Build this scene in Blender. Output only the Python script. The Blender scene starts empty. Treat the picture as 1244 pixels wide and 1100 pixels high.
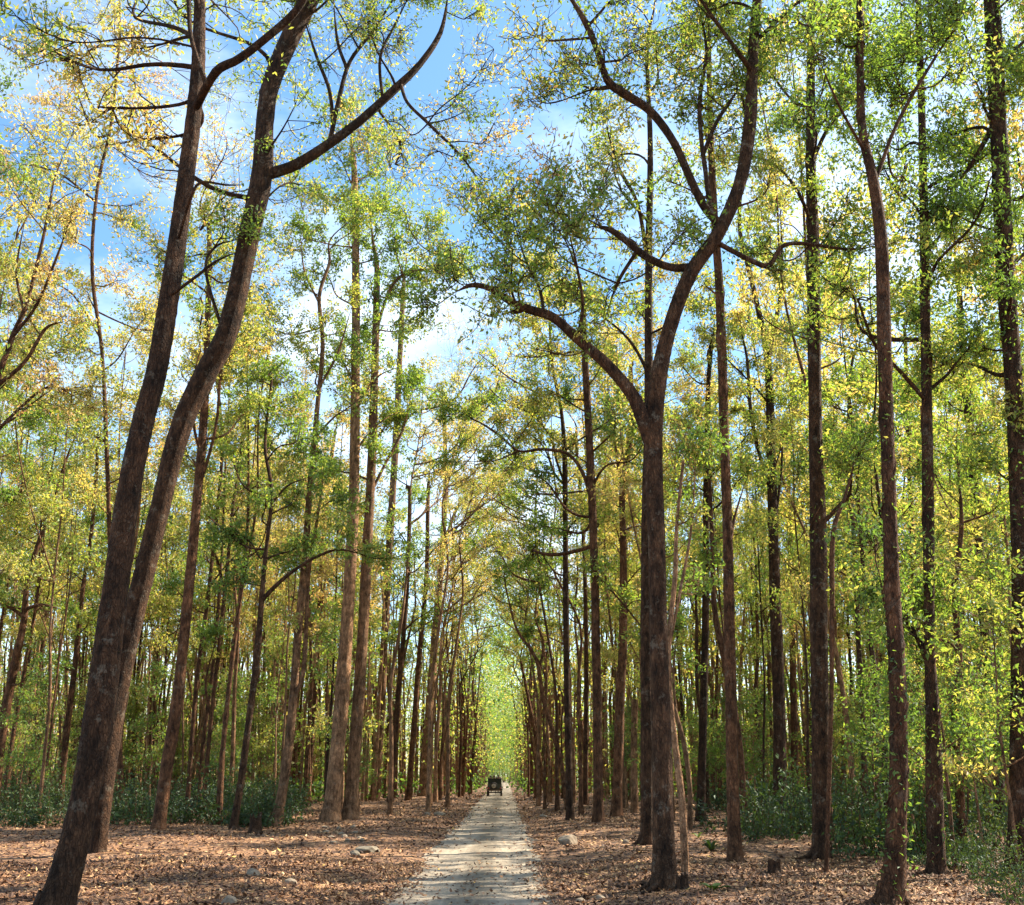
import bpy, bmesh, math, random
import numpy as np
from mathutils import Vector, Matrix

# ------------------------------------------------------------------ camera, sky, sun
scene = bpy.context.scene
RNG = np.random.default_rng(7)
random.seed(7)
W0, H0, F, PITCH, CAMH, YAW = 1244.0, 1100.0, 1300.0, math.radians(13.0), 2.35, math.radians(-0.40)
CX, CY = 622.0, 640.0                      # principal point in photograph pixels
cam_d = bpy.data.cameras.new('camera')
cam = bpy.data.objects.new('camera', cam_d)
scene.collection.objects.link(cam)
cam.location = (0, 0, CAMH)
cam.rotation_euler = (math.radians(90) + PITCH, 0, YAW)
cam_d.sensor_fit = 'HORIZONTAL'
cam_d.sensor_width = 36.0
cam_d.lens = F / W0 * 36.0
cam_d.shift_y = (CY - H0 / 2) / W0
cam_d.clip_start = 0.1
cam_d.clip_end = 3000
scene.camera = cam

SUN_EL, SUN_AZ = math.radians(44), math.radians(66)      # azimuth to the right of the road's direction
world = bpy.data.worlds.new('World'); scene.world = world
world.use_nodes = True
nt = world.node_tree; nt.nodes.clear()
wo = nt.nodes.new('ShaderNodeOutputWorld'); bg = nt.nodes.new('ShaderNodeBackground')
sky = nt.nodes.new('ShaderNodeTexSky'); sky.sky_type = 'NISHITA'; sky.sun_disc = False
sky.sun_elevation = SUN_EL; sky.sun_rotation = SUN_AZ
sky.air_density = 1.0; sky.dust_density = 0.8; sky.ozone_density = 1.6
tc = nt.nodes.new('ShaderNodeTexCoord'); mp = nt.nodes.new('ShaderNodeMapping')
mp.inputs['Scale'].default_value = (1.0, 1.0, 2.2)
nz = nt.nodes.new('ShaderNodeTexNoise'); nz.inputs['Scale'].default_value = 3.2
nz.inputs['Detail'].default_value = 6; nz.inputs['Roughness'].default_value = 0.6
cr = nt.nodes.new('ShaderNodeValToRGB')
cr.color_ramp.elements[0].position = 0.42; cr.color_ramp.elements[0].color = (.06, .06, .06, 1)
cr.color_ramp.elements[1].position = 0.66; cr.color_ramp.elements[1].color = (0.75, 0.75, 0.75, 1)
mx = nt.nodes.new('ShaderNodeMixRGB'); mx.inputs['Color2'].default_value = (5.6, 6.2, 6.9, 1)
nt.links.new(tc.outputs['Generated'], mp.inputs['Vector']); nt.links.new(mp.outputs[0], nz.inputs['Vector'])
nt.links.new(nz.outputs['Fac'], cr.inputs['Fac']); nt.links.new(cr.outputs['Color'], mx.inputs['Fac'])
hs = nt.nodes.new('ShaderNodeHueSaturation'); hs.inputs['Hue'].default_value = .492; hs.inputs['Saturation'].default_value = 1.28; hs.inputs['Value'].default_value = 1.0
nt.links.new(sky.outputs[0], hs.inputs['Color']); nt.links.new(hs.outputs[0], mx.inputs['Color1']); nt.links.new(mx.outputs[0], bg.inputs['Color'])
bg.inputs['Strength'].default_value = 0.09
nt.links.new(bg.outputs[0], wo.inputs['Surface'])

sd = bpy.data.lights.new('sun', 'SUN'); sd.energy = 5.0; sd.angle = math.radians(0.5); sd.color = (1.0, 0.88, 0.70)
sun = bpy.data.objects.new('sun', sd); scene.collection.objects.link(sun)
sdir = Vector((math.sin(SUN_AZ) * math.cos(SUN_EL), math.cos(SUN_AZ) * math.cos(SUN_EL), math.sin(SUN_EL)))
sun.rotation_euler = sdir.to_track_quat('Z', 'Y').to_euler(); sun.location = (30, 10, 60)

scene.view_settings.view_transform = 'Standard'; scene.view_settings.look = 'None'
scene.view_settings.exposure = 1.75; scene.view_settings.gamma = 1.0
scene.cycles.max_bounces = 6; scene.cycles.diffuse_bounces = 4; scene.cycles.glossy_bounces = 2
scene.cycles.transmission_bounces = 4; scene.cycles.transparent_max_bounces = 4
scene.cycles.use_denoising = True

# ------------------------------------------------------------------ pixel <-> place
ROT = np.array(cam.rotation_euler.to_matrix())
C0 = np.array([0, 0, CAMH])
def ray(px, py):
    return ROT @ np.array([(px - CX) / F, -(py - CY) / F, -1.0])
def P(px, py, D):
    """the point that stands D metres down the road (world Y) in the direction of a photograph pixel"""
    d = ray(px, py); return C0 + d * (D / d[1])
def optical(p):
    return -(ROT.T @ (np.asarray(p) - C0))[2]
def to_px(p):
    q = ROT.T @ (np.asarray(p) - C0); return CX + F * q[0] / -q[2], CY - F * q[1] / -q[2]
ROAD_X, ROAD_HW = -0.65, 1.66
def smooth(t):
    t = np.clip(t, 0, 1); return t * t * (3 - 2 * t)
def gz(x, y):
    x = np.asarray(x, float); y = np.asarray(y, float)
    d = np.abs(x - ROAD_X)
    s = smooth((d - 1.95) / 2.6)
    und = 0.05 * np.sin(x * .61 + y * .23) + 0.04 * np.sin(x * .27 - y * .41 + 1.3) + 0.03 * np.sin(x * 1.3 + y * .9)
    return -0.03 + s * (0.15 + und)
def ground_at(px, py):
    z = 0.0
    for _ in range(5):
        d = ray(px, py); t = (z - CAMH) / d[2]; p = C0 + d * t; z = float(gz(p[0], p[1]))
    return np.array([p[0], p[1], z])

# ------------------------------------------------------------------ mesh collecting
class MB:
    def __init__(s):
        s.v = []; s.q = []; s.m = []; s.t = []; s.n = 0
    def add(s, v, q, mat=0, tone=0.5):
        v = np.asarray(v, float).reshape(-1, 3); q = np.asarray(q, int).reshape(-1, 4)
        s.v.append(v); s.q.append(q + s.n); s.n += len(v)
        s.m.append(np.full(len(q), mat)); s.t.append(np.broadcast_to(np.asarray(tone, float), (len(q),)))
    def mesh(s, name, mats, smooth_shade=True):
        me = bpy.data.meshes.new(name)
        v = np.concatenate(s.v) if s.v else np.zeros((0, 3)); q = np.concatenate(s.q) if s.q else np.zeros((0, 4), int)
        me.vertices.add(len(v)); me.vertices.foreach_set('co', v.ravel())
        me.loops.add(q.size); me.loops.foreach_set('vertex_index', q.ravel().astype(np.int32))
        me.polygons.add(len(q)); me.polygons.foreach_set('loop_start', np.arange(len(q), dtype=np.int32) * 4)
        me.polygons.foreach_set('loop_total', np.full(len(q), 4, np.int32))
        for m in mats: me.materials.append(m)
        if len(q):
            me.polygons.foreach_set('material_index', np.concatenate(s.m).astype(np.int32))
            me.polygons.foreach_set('use_smooth', np.full(len(q), smooth_shade))
            a = me.attributes.new('tone', 'FLOAT', 'FACE'); a.data.foreach_set('value', np.concatenate(s.t).astype(np.float32))
        me.update(calc_edges=True); me.validate(clean_customdata=False)
        return me

def catmull(P_, per=4):
    P_ = np.asarray(P_, float); n = len(P_)
    if n < 3: 
        t = np.linspace(0, 1, per + 1)[:, None]; return P_[0] * (1 - t) + P_[-1] * t
    Q = np.vstack([2 * P_[0] - P_[1], P_, 2 * P_[-1] - P_[-2]]); out = []
    ts = np.linspace(0, 1, per, endpoint=False)[:, None]
    for i in range(1, n):
        a, b, c, d = Q[i - 1], Q[i], Q[i + 1], Q[i + 2]
        out.append(0.5 * (2 * b + (c - a) * ts + (2 * a - 5 * b + 4 * c - d) * ts ** 2 + (3 * b - a - 3 * c + d) * ts ** 3))
    out.append(P_[-1:]); return np.vstack(out)

def tube(mb, pts, rad, k=6, rough=0.0, mat=0, tone=0.5, cap=False):
    pts = np.asarray(pts, float); rad = np.asarray(rad, float); n = len(pts)
    t = np.gradient(pts, axis=0); t /= np.linalg.norm(t, axis=1)[:, None] + 1e-9
    ref = np.eye(3)[np.argmin(np.abs(t).mean(0))]
    u = np.cross(t, ref); u /= np.linalg.norm(u, axis=1)[:, None] + 1e-9; w = np.cross(t, u)
    a = np.arange(k) * 2 * math.pi / k
    r = rad[:, None] * np.ones(k)[None]
    if rough:
        ph = RNG.uniform(0, 6.28, 4); s = np.cumsum(np.r_[0, np.linalg.norm(np.diff(pts, axis=0), axis=1)])[:, None]
        r = r * (1 + rough * (np.sin(3 * a + ph[0] + s * .5) * .5 + np.sin(2 * a + ph[1] - s * .9) * .5 + np.sin(5 * a + ph[2] + s * 1.3) * .35 + RNG.normal(0, .35, r.shape)))
    v = pts[:, None, :] + r[..., None] * (np.cos(a)[None, :, None] * u[:, None] + np.sin(a)[None, :, None] * w[:, None])
    i = np.arange(n - 1)[:, None] * k; j = np.arange(k)[None]; j2 = (j + 1) % k
    q = np.stack([i + j, i + j2, i + k + j2, i + k + j], -1).reshape(-1, 4)
    v = v.reshape(-1, 3)
    mb.add(v, q, mat, tone)

def norm(v): return v / (np.linalg.norm(v, axis=-1, keepdims=True) + 1e-9)
def leaves(mb, c, L, tone, wid=0.42, droop=0.35, mat=0, flat=None, fold=0.12):
    """one four-cornered folded leaf at every point of c"""
    c = np.asarray(c, float); n = len(c)
    if n == 0: return
    L = L * RNG.uniform(.65, 1.3, n)[:, None]
    d = RNG.normal(0, 1, (n, 3)); d[:, 2] -= droop
    if flat is not None: d[:, 2] *= flat
    d = norm(d); r = RNG.normal(0, 1, (n, 3))
    if flat is not None:
        r = np.cross(d, np.array([0, 0, 1.0])) + RNG.normal(0, flat, (n, 3))
    s = norm(np.cross(d, r) if flat is None else r); nn = np.cross(d, s)
    w = L * wid * RNG.uniform(.75, 1.25, n)[:, None]
    v = np.stack([c, c + d * L * .45 + s * w * .5 + nn * L * fold, c + d * L, c + d * L * .45 - s * w * .5 + nn * L * fold], 1).reshape(-1, 3)
    mb.add(v, np.arange(4 * n).reshape(-1, 4), mat, tone)

# ------------------------------------------------------------------ materials
def mat_new(name):
    m = bpy.data.materials.new(name); m.use_nodes = True; t = m.node_tree; t.nodes.clear()
    o = t.nodes.new('ShaderNodeOutputMaterial'); return m, t, o
def ramp(t, stops, interp='LINEAR'):
    r = t.nodes.new('ShaderNodeValToRGB'); r.color_ramp.interpolation = interp; e = r.color_ramp.elements
    while len(e) < len(stops): e.new(0.5)
    for x, (p, c) in zip(e, stops): x.position = p; x.color = tuple(c) + (1,)
    return r
LEAF_STOPS = [(0.0, (0.032, 0.052, 0.016)), (0.22, (0.052, 0.112, 0.024)), (0.45, (0.105, 0.185, 0.030)), (0.65, (0.225, 0.24, 0.068)),
              (0.82, (0.32, 0.27, 0.125)), (1.0, (0.36, 0.23, 0.13))]
def leaf_mat(name, gain=1.0, trans=0.5, vary=0.10):
    m, t, o = mat_new(name); L = t.links.new
    at = t.nodes.new('ShaderNodeAttribute'); at.attribute_name = 'tone'
    oi = t.nodes.new('ShaderNodeObjectInfo')
    ad = t.nodes.new('ShaderNodeMath'); ad.operation = 'MULTIPLY_ADD'; ad.inputs[1].default_value = vary; L(oi.outputs['Random'], ad.inputs[0]); L(at.outputs['Fac'], ad.inputs[2])
    r = ramp(t, [(p, tuple(min(1, x * gain) for x in c)) for p, c in LEAF_STOPS]); L(ad.outputs[0], r.inputs[0])
    df = t.nodes.new('ShaderNodeBsdfDiffuse'); L(r.outputs[0], df.inputs['Color'])
    tr = t.nodes.new('ShaderNodeBsdfTranslucent')
    g = t.nodes.new('ShaderNodeMixRGB'); g.blend_type = 'MULTIPLY'; g.inputs[0].default_value = 1; g.inputs['Color2'].default_value = (1.9, 1.62, .85, 1)
    L(r.outputs[0], g.inputs['Color1']); L(g.outputs[0], tr.inputs['Color'])
    ms = t.nodes.new('ShaderNodeMixShader'); ms.inputs[0].default_value = trans; L(df.outputs[0], ms.inputs[1]); L(tr.outputs[0], ms.inputs[2])
    gl = t.nodes.new('ShaderNodeBsdfGlossy'); gl.inputs['Roughness'].default_value = .6; gl.inputs['Color'].default_value = (.9, .95, 1, 1)
    m2 = t.nodes.new('ShaderNodeMixShader'); m2.inputs[0].default_value = .035; L(ms.outputs[0], m2.inputs[1]); L(gl.outputs[0], m2.inputs[2])
    L(m2.outputs[0], o.inputs['Surface']); return m
def bark_mat(name, dark, light, lichen=0.25, scale=1.0, vmin=.65, vmax=1.35):
    m, t, o = mat_new(name); L = t.links.new
    tc = t.nodes.new('ShaderNodeTexCoord')
    def N(sc, vec, det=6, ro=.65):
        n = t.nodes.new('ShaderNodeTexNoise'); n.inputs['Scale'].default_value = sc; n.inputs['Detail'].default_value = det; n.inputs['Roughness'].default_value = ro; L(vec, n.inputs['Vector']); return n
    mp = t.nodes.new('ShaderNodeMapping'); mp.inputs['Scale'].default_value = (1, 1, .32); L(tc.outputs['Object'], mp.inputs[0])
    n1 = N(9 * scale, mp.outputs[0], 8, .72); wp = t.nodes.new('ShaderNodeMixRGB'); wp.inputs[0].default_value = .14; L(mp.outputs[0], wp.inputs['Color1']); L(N(6, mp.outputs[0], 3).outputs['Color'], wp.inputs['Color2'])
    vo = t.nodes.new('ShaderNodeTexVoronoi'); vo.feature = 'DISTANCE_TO_EDGE'; vo.inputs['Scale'].default_value = 26 * scale; L(wp.outputs[0], vo.inputs['Vector'])
    r1 = ramp(t, [(.34, dark), (.52, tuple((a + b) / 2 for a, b in zip(dark, light))), (.68, light)]); L(n1.outputs[0], r1.inputs[0])
    rv = ramp(t, [(0, (.5, .48, .46)), (.2, (1, 1, 1))]); L(vo.outputs['Distance'], rv.inputs[0])
    m0 = t.nodes.new('ShaderNodeMixRGB'); m0.blend_type = 'MULTIPLY'; m0.inputs[0].default_value = .6; L(r1.outputs[0], m0.inputs['Color1']); L(rv.outputs[0], m0.inputs['Color2'])
    r3 = ramp(t, [(.38, (.55, .55, .55)), (.62, (1.25, 1.2, 1.15))]); L(N(1.7 * scale, tc.outputs['Object'], 4).outputs[0], r3.inputs[0])
    m1 = t.nodes.new('ShaderNodeMixRGB'); m1.blend_type = 'MULTIPLY'; m1.inputs[0].default_value = 1; L(m0.outputs[0], m1.inputs['Color1']); L(r3.outputs[0], m1.inputs['Color2'])
    r2 = ramp(t, [(.56, (0, 0, 0)), (.64, (lichen,) * 3)]); L(N(3.2 * scale, tc.outputs['Object'], 6, .75).outputs[0], r2.inputs[0])
    mx = t.nodes.new('ShaderNodeMixRGB'); mx.inputs['Color2'].default_value = (.26, .225, .17, 1); L(r2.outputs[0], mx.inputs[0]); L(m1.outputs[0], mx.inputs['Color1'])
    oi = t.nodes.new('ShaderNodeObjectInfo'); hv = t.nodes.new('ShaderNodeHueSaturation')
    mr = t.nodes.new('ShaderNodeMapRange'); mr.inputs['To Min'].default_value = vmin; mr.inputs['To Max'].default_value = vmax; L(oi.outputs['Random'], mr.inputs[0]); L(mr.outputs[0], hv.inputs['Value']); L(mx.outputs[0], hv.inputs['Color'])
    b = t.nodes.new('ShaderNodeBsdfPrincipled'); b.inputs['Roughness'].default_value = .92; b.inputs['Specular IOR Level'].default_value = .2; L(hv.outputs[0], b.inputs['Base Color'])
    ad = t.nodes.new('ShaderNodeMath'); ad.operation = 'ADD'; L(n1.outputs[0], ad.inputs[0]); L(rv.outputs[0], ad.inputs[1])
    bp = t.nodes.new('ShaderNodeBump'); bp.inputs['Strength'].default_value = 1; bp.inputs['Distance'].default_value = .05; L(ad.outputs[0], bp.inputs['Height']); L(bp.outputs[0], b.inputs['Normal'])
    L(b.outputs[0], o.inputs['Surface']); return m
def plain_mat(name, col, rough=.7, metal=0, var=.15, scale=8):
    m, t, o = mat_new(name); L = t.links.new
    tc = t.nodes.new('ShaderNodeTexCoord'); n = t.nodes.new('ShaderNodeTexNoise'); n.inputs['Scale'].default_value = scale; n.inputs['Detail'].default_value = 5; L(tc.outputs['Object'], n.inputs['Vector'])
    r = ramp(t, [(.3, tuple(c * (1 - var) for c in col)), (.7, tuple(min(1, c * (1 + var)) for c in col))]); L(n.outputs[0], r.inputs[0])
    b = t.nodes.new('ShaderNodeBsdfPrincipled'); b.inputs['Roughness'].default_value = rough; b.inputs['Metallic'].default_value = metal; L(r.outputs[0], b.inputs['Base Color'])
    bp = t.nodes.new('ShaderNodeBump'); bp.inputs['Strength'].default_value = .3; bp.inputs['Distance'].default_value = .03; L(n.outputs[0], bp.inputs['Height']); L(bp.outputs[0], b.inputs['Normal'])
    L(b.outputs[0], o.inputs['Surface']); return m

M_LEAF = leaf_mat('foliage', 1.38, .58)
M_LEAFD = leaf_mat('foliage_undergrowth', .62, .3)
M_BARK = bark_mat('bark_brown', (.028, .013, .007), (.27, .132, .068))
M_BARKD = bark_mat('bark_dark', (.015, .008, .005), (.150, .080, .044), .4)
M_BARKP = bark_mat('bark_pale_sunlit', (.085, .044, .023), (.56, .325, .18), .35)  # tan sapling bark; on larger trunks the lighter colour stands in for sunlight
M_ROCK = plain_mat('rock', (.20, .158, .112), .9, 0, .35, 5)
M_ROCKD = plain_mat('mossy_rock', (.13, .11, .08), .95, 0, .45, 6)

def litter_mat():
    m, t, o = mat_new('dry_leaves'); L = t.links.new
    at = t.nodes.new('ShaderNodeAttribute'); at.attribute_name = 'tone'
    r = ramp(t, [(0, (.045, .020, .011)), (.3, (.13, .056, .024)), (.6, (.30, .148, .058)), (.85, (.60, .39, .195)), (1, (.58, .36, .08))]); L(at.outputs['Fac'], r.inputs[0])
    d = t.nodes.new('ShaderNodeBsdfPrincipled'); d.inputs['Roughness'].default_value = .75; L(r.outputs[0], d.inputs['Base Color'])
    L(d.outputs[0], o.inputs['Surface']); return m
M_LITTER = litter_mat()
def ground_mat():
    m, t, o = mat_new('leaf_covered_soil'); L = t.links.new
    tc = t.nodes.new('ShaderNodeTexCoord')
    ns = t.nodes.new('ShaderNodeTexNoise'); ns.inputs['Scale'].default_value = 5; ns.inputs['Detail'].default_value = 3; L(tc.outputs['Object'], ns.inputs['Vector'])
    mxv = t.nodes.new('ShaderNodeMixRGB'); mxv.inputs[0].default_value = .12; L(tc.outputs['Object'], mxv.inputs['Color1']); L(ns.outputs['Color'], mxv.inputs['Color2'])
    v = t.nodes.new('ShaderNodeTexVoronoi'); v.inputs['Scale'].default_value = 8.5; L(mxv.outputs[0], v.inputs['Vector'])
    sp = t.nodes.new('ShaderNodeSeparateColor'); L(v.outputs['Color'], sp.inputs[0])
    r = ramp(t, [(0, (.035, .016, .010)), (.35, (.095, .044, .022)), (.7, (.22, .110, .048)), (1, (.40, .245, .125))]); L(sp.outputs[0], r.inputs[0])
    n2 = t.nodes.new('ShaderNodeTexNoise'); n2.inputs['Scale'].default_value = .35; n2.inputs['Detail'].default_value = 6; L(tc.outputs['Object'], n2.inputs['Vector'])
    r2 = ramp(t, [(.3, (.65, .62, .6)), (.7, (1.15, 1.1, 1.05))]); L(n2.outputs[0], r2.inputs[0])
    mu = t.nodes.new('ShaderNodeMixRGB'); mu.blend_type = 'MULTIPLY'; mu.inputs[0].default_value = 1; L(r.outputs[0], mu.inputs['Color1']); L(r2.outputs[0], mu.inputs['Color2'])
    b = t.nodes.new('ShaderNodeBsdfPrincipled'); b.inputs['Roughness'].default_value = .9; L(mu.outputs[0], b.inputs['Base Color'])
    bp = t.nodes.new('ShaderNodeBump'); bp.inputs['Strength'].default_value = .9; bp.inputs['Distance'].default_value = .06; L(sp.outputs[1], bp.inputs['Height']); L(bp.outputs[0], b.inputs['Normal'])
    L(b.outputs[0], o.inputs['Surface']); return m
def road_mat():
    m, t, o = mat_new('dusty_road'); L = t.links.new
    tc = t.nodes.new('ShaderNodeTexCoord'); mp = t.nodes.new('ShaderNodeMapping'); mp.inputs['Scale'].default_value = (3.5, .22, 1); L(tc.outputs['Object'], mp.inputs[0])
    n = t.nodes.new('ShaderNodeTexNoise'); n.inputs['Scale'].default_value = 2; n.inputs['Detail'].default_value = 8; n.inputs['Roughness'].default_value = .6; L(mp.outputs[0], n.inputs['Vector'])
    n2 = t.nodes.new('ShaderNodeTexNoise'); n2.inputs['Scale'].default_value = 1.6; n2.inputs['Detail'].default_value = 10; n2.inputs['Roughness'].default_value = .75; L(tc.outputs['Object'], n2.inputs['Vector'])
    mx = t.nodes.new('ShaderNodeMixRGB'); mx.inputs[0].default_value = .5; L(n.outputs['Fac'], mx.inputs['Color1']); L(n2.outputs['Fac'], mx.inputs['Color2'])
    r = ramp(t, [(.33, (.12, .099, .073)), (.5, (.20, .168, .126)), (.66, (.28, .238, .18))]); L(mx.outputs[0], r.inputs[0])
    sx = t.nodes.new('ShaderNodeSeparateXYZ'); L(tc.outputs['Object'], sx.inputs[0])
    a1 = t.nodes.new('ShaderNodeMath'); a1.operation = 'ADD'; a1.inputs[1].default_value = .62; L(sx.outputs[0], a1.inputs[0]); a2 = t.nodes.new('ShaderNodeMath'); a2.operation = 'ABSOLUTE'; L(a1.outputs[0], a2.inputs[0])
    nw = t.nodes.new('ShaderNodeTexNoise'); nw.inputs['Scale'].default_value = .5; L(tc.outputs['Object'], nw.inputs['Vector']); a3 = t.nodes.new('ShaderNodeMath'); a3.operation = 'MULTIPLY_ADD'; a3.inputs[1].default_value = .35; L(nw.outputs[0], a3.inputs[0]); L(a2.outputs[0], a3.inputs[2])
    rt = ramp(t, [(.0, (.72, .70, .64)), (.42, (.78, .75, .70)), (.70, (1.22, 1.2, 1.18)), (1.0, (1.25, 1.22, 1.2))]); rt.color_ramp.elements.new(1.0); L(a3.outputs[0], rt.inputs[0])
    mt = t.nodes.new('ShaderNodeMixRGB'); mt.blend_type = 'MULTIPLY'; mt.inputs[0].default_value = 1; L(r.outputs[0], mt.inputs['Color1']); L(rt.outputs[0], mt.inputs['Color2'])
    b = t.nodes.new('ShaderNodeBsdfPrincipled'); b.inputs['Roughness'].default_value = .95; L(mt.outputs[0], b.inputs['Base Color'])
    n3 = t.nodes.new('ShaderNodeTexNoise'); n3.inputs['Scale'].default_value = 30; n3.inputs['Detail'].default_value = 6; L(tc.outputs['Object'], n3.inputs['Vector'])
    ad = t.nodes.new('ShaderNodeMath'); ad.operation = 'ADD'; L(n3.outputs[0], ad.inputs[0]); L(n.outputs[0], ad.inputs[1])
    bp = t.nodes.new('ShaderNodeBump'); bp.inputs['Strength'].default_value = .6; bp.inputs['Distance'].default_value = .03; L(ad.outputs[0], bp.inputs['Height']); L(bp.outputs[0], b.inputs['Normal'])
    L(b.outputs[0], o.inputs['Surface']); return m

# ------------------------------------------------------------------ object helpers
COL = scene.collection.objects
def link(name, data, parent=None, loc=None):
    o = bpy.data.objects.new(name, data); COL.link(o)
    if parent is not None: o.parent = parent
    if loc is not None: o.location = loc
    return o
def tag(o, label=None, cat=None, group=None, kind=None):
    if label: o['label'] = label
    if cat: o['category'] = cat
    if group: o['group'] = group
    if kind: o['kind'] = kind
    return o
def thing(name, label, cat, loc, group=None, rz=0.0, sc=1.0):
    o = link(name, None, None, loc); o.empty_display_size = .2; o.rotation_euler = (0, 0, rz); o.scale = (sc, sc, sc)
    return tag(o, label, cat, group)
def dup(root, loc, rz, sc, label, group):
    r = root.copy(); COL.link(r); r.location = loc; r.rotation_euler = (0, 0, rz); r.scale = sc if hasattr(sc, '__len__') else (sc, sc, sc)
    r['label'] = label; r['group'] = group
    for ch in list(root.children):
        c = ch.copy(); COL.link(c); c.parent = r
        for g in ch.children:
            d = g.copy(); COL.link(d); d.parent = c
    return r

# ------------------------------------------------------------------ ground and road
xs = np.unique(np.concatenate([np.linspace(-26, 26, 141), np.linspace(-600, -26, 60), np.linspace(26, 600, 60)]))
ys = np.unique(np.concatenate([np.linspace(-60, 8, 12), np.linspace(8, 60, 131), np.linspace(60, 140, 80), np.linspace(140, 900, 60)]))
X, Y = np.meshgrid(xs, ys); Z = gz(X, Y)
nx, ny = len(xs), len(ys); mb = MB()
i = (np.arange(ny - 1)[:, None] * nx + np.arange(nx - 1)[None]).reshape(-1)
mb.add(np.stack([X, Y, Z], -1).reshape(-1, 3), np.stack([i, i + 1, i + nx + 1, i + nx], -1))
tag(link('forest_floor', mb.mesh('forest_floor', [ground_mat()])), kind='structure')
ys = np.concatenate([np.linspace(2, 70, 171), np.linspace(71, 440, 150)]); mb = MB()
K = 13; U = np.linspace(-1, 1, K)
def edge(y, s): return ROAD_HW + .10 * np.sin(y * .55 + s) + .07 * np.sin(y * 1.7 + 2 * s) + .06 * np.sin(y * 4.1 + s) + .05 * np.sin(y * 7.3 + 3 * s)
V = []
for y in ys:
    hl, hr = edge(y, 1.0), edge(y, 4.0)
    x = ROAD_X + np.where(U < 0, U * hl, U * hr)
    z = 0.012 - .03 * np.exp(-((np.abs(U) - .55) / .17) ** 2) + np.where(np.abs(U) > .99, -.03, 0)
    V.append(np.stack([x, np.full(K, y), z], -1))
i = (np.arange(len(ys) - 1)[:, None] * K + np.arange(K - 1)[None]).reshape(-1)
mb.add(np.concatenate(V), np.stack([i, i + 1, i + K + 1, i + K], -1))
tag(link('dirt_road', mb.mesh('dirt_road', [road_mat()])), kind='structure')

# ------------------------------------------------------------------ leaf litter (nobody could count it)
def litter(mb, n, dmin, dmax, L, spread=.56):
    y = np.sqrt(RNG.uniform(dmin ** 2, dmax ** 2, n)); x = RNG.uniform(-spread, spread, n) * y
    d = np.abs(x - ROAD_X) - ROAD_HW
    keep = RNG.uniform(0, 1, n) < np.clip(1.0 * np.exp(np.minimum(d + .1 * np.sin(y * 2.1 + x) * np.sin(y * .7), 0) * 5.5) + .035 + .09 * np.exp(-((x - ROAD_X) / .18) ** 2), 0, 1)
    cl = np.sin(x * .9 + np.sin(y * .5) * 2) * np.sin(y * .7 + np.sin(x * .4) * 2)
    keep &= RNG.uniform(0, 1, n) < .72 + .28 * cl
    x, y, d = x[keep], y[keep], d[keep]
    z = np.maximum(gz(x, y), np.where(d < .1, .015, -9)) + RNG.uniform(.004, .035, len(x))
    tone = np.clip(RNG.beta(1.7, 2.0, len(x)) * .95 - .12 + .12 * np.sin(x * .8 + 2 * np.sin(y * .6)) * np.sin(y * .5 + x * .3) + (RNG.uniform(0, 1, len(x)) < .012) * .5, 0, 1)
    leaves(mb, np.stack([x, y, z], -1), L, tone, wid=.62, droop=0, flat=.28, fold=.16)
mb = MB()
litter(mb, 150000, 11, 30, .105); litter(mb, 110000, 30, 75, .15); litter(mb, 40000, 75, 140, .26)
for _ in range(900):
    y = math.sqrt(RNG.uniform(12 ** 2, 55 ** 2)); x = RNG.uniform(-.53, .53) * y; a_ = RNG.uniform(0, 6.28); l_ = RNG.uniform(.2, 1.1)
    if abs(x - ROAD_X) < 1.9: continue
    t_ = np.linspace(-.5, .5, 5); px_ = x + np.cos(a_) * l_ * t_ + RNG.normal(0, .02, 5); py_ = y + np.sin(a_) * l_ * t_
    r_ = RNG.uniform(.006, .016)
    tube(mb, np.stack([px_, py_, gz(px_, py_) + .035 + RNG.uniform(0, .03, 5)], -1), np.linspace(r_, r_ * .4, 5), 4, mat=1)
tag(link('leaf_litter', mb.mesh('leaf_litter', [M_LITTER, M_BARK], False)), 'dry brown fallen leaves covering the forest floor on both sides of road', 'leaf litter', kind='stuff')

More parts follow.
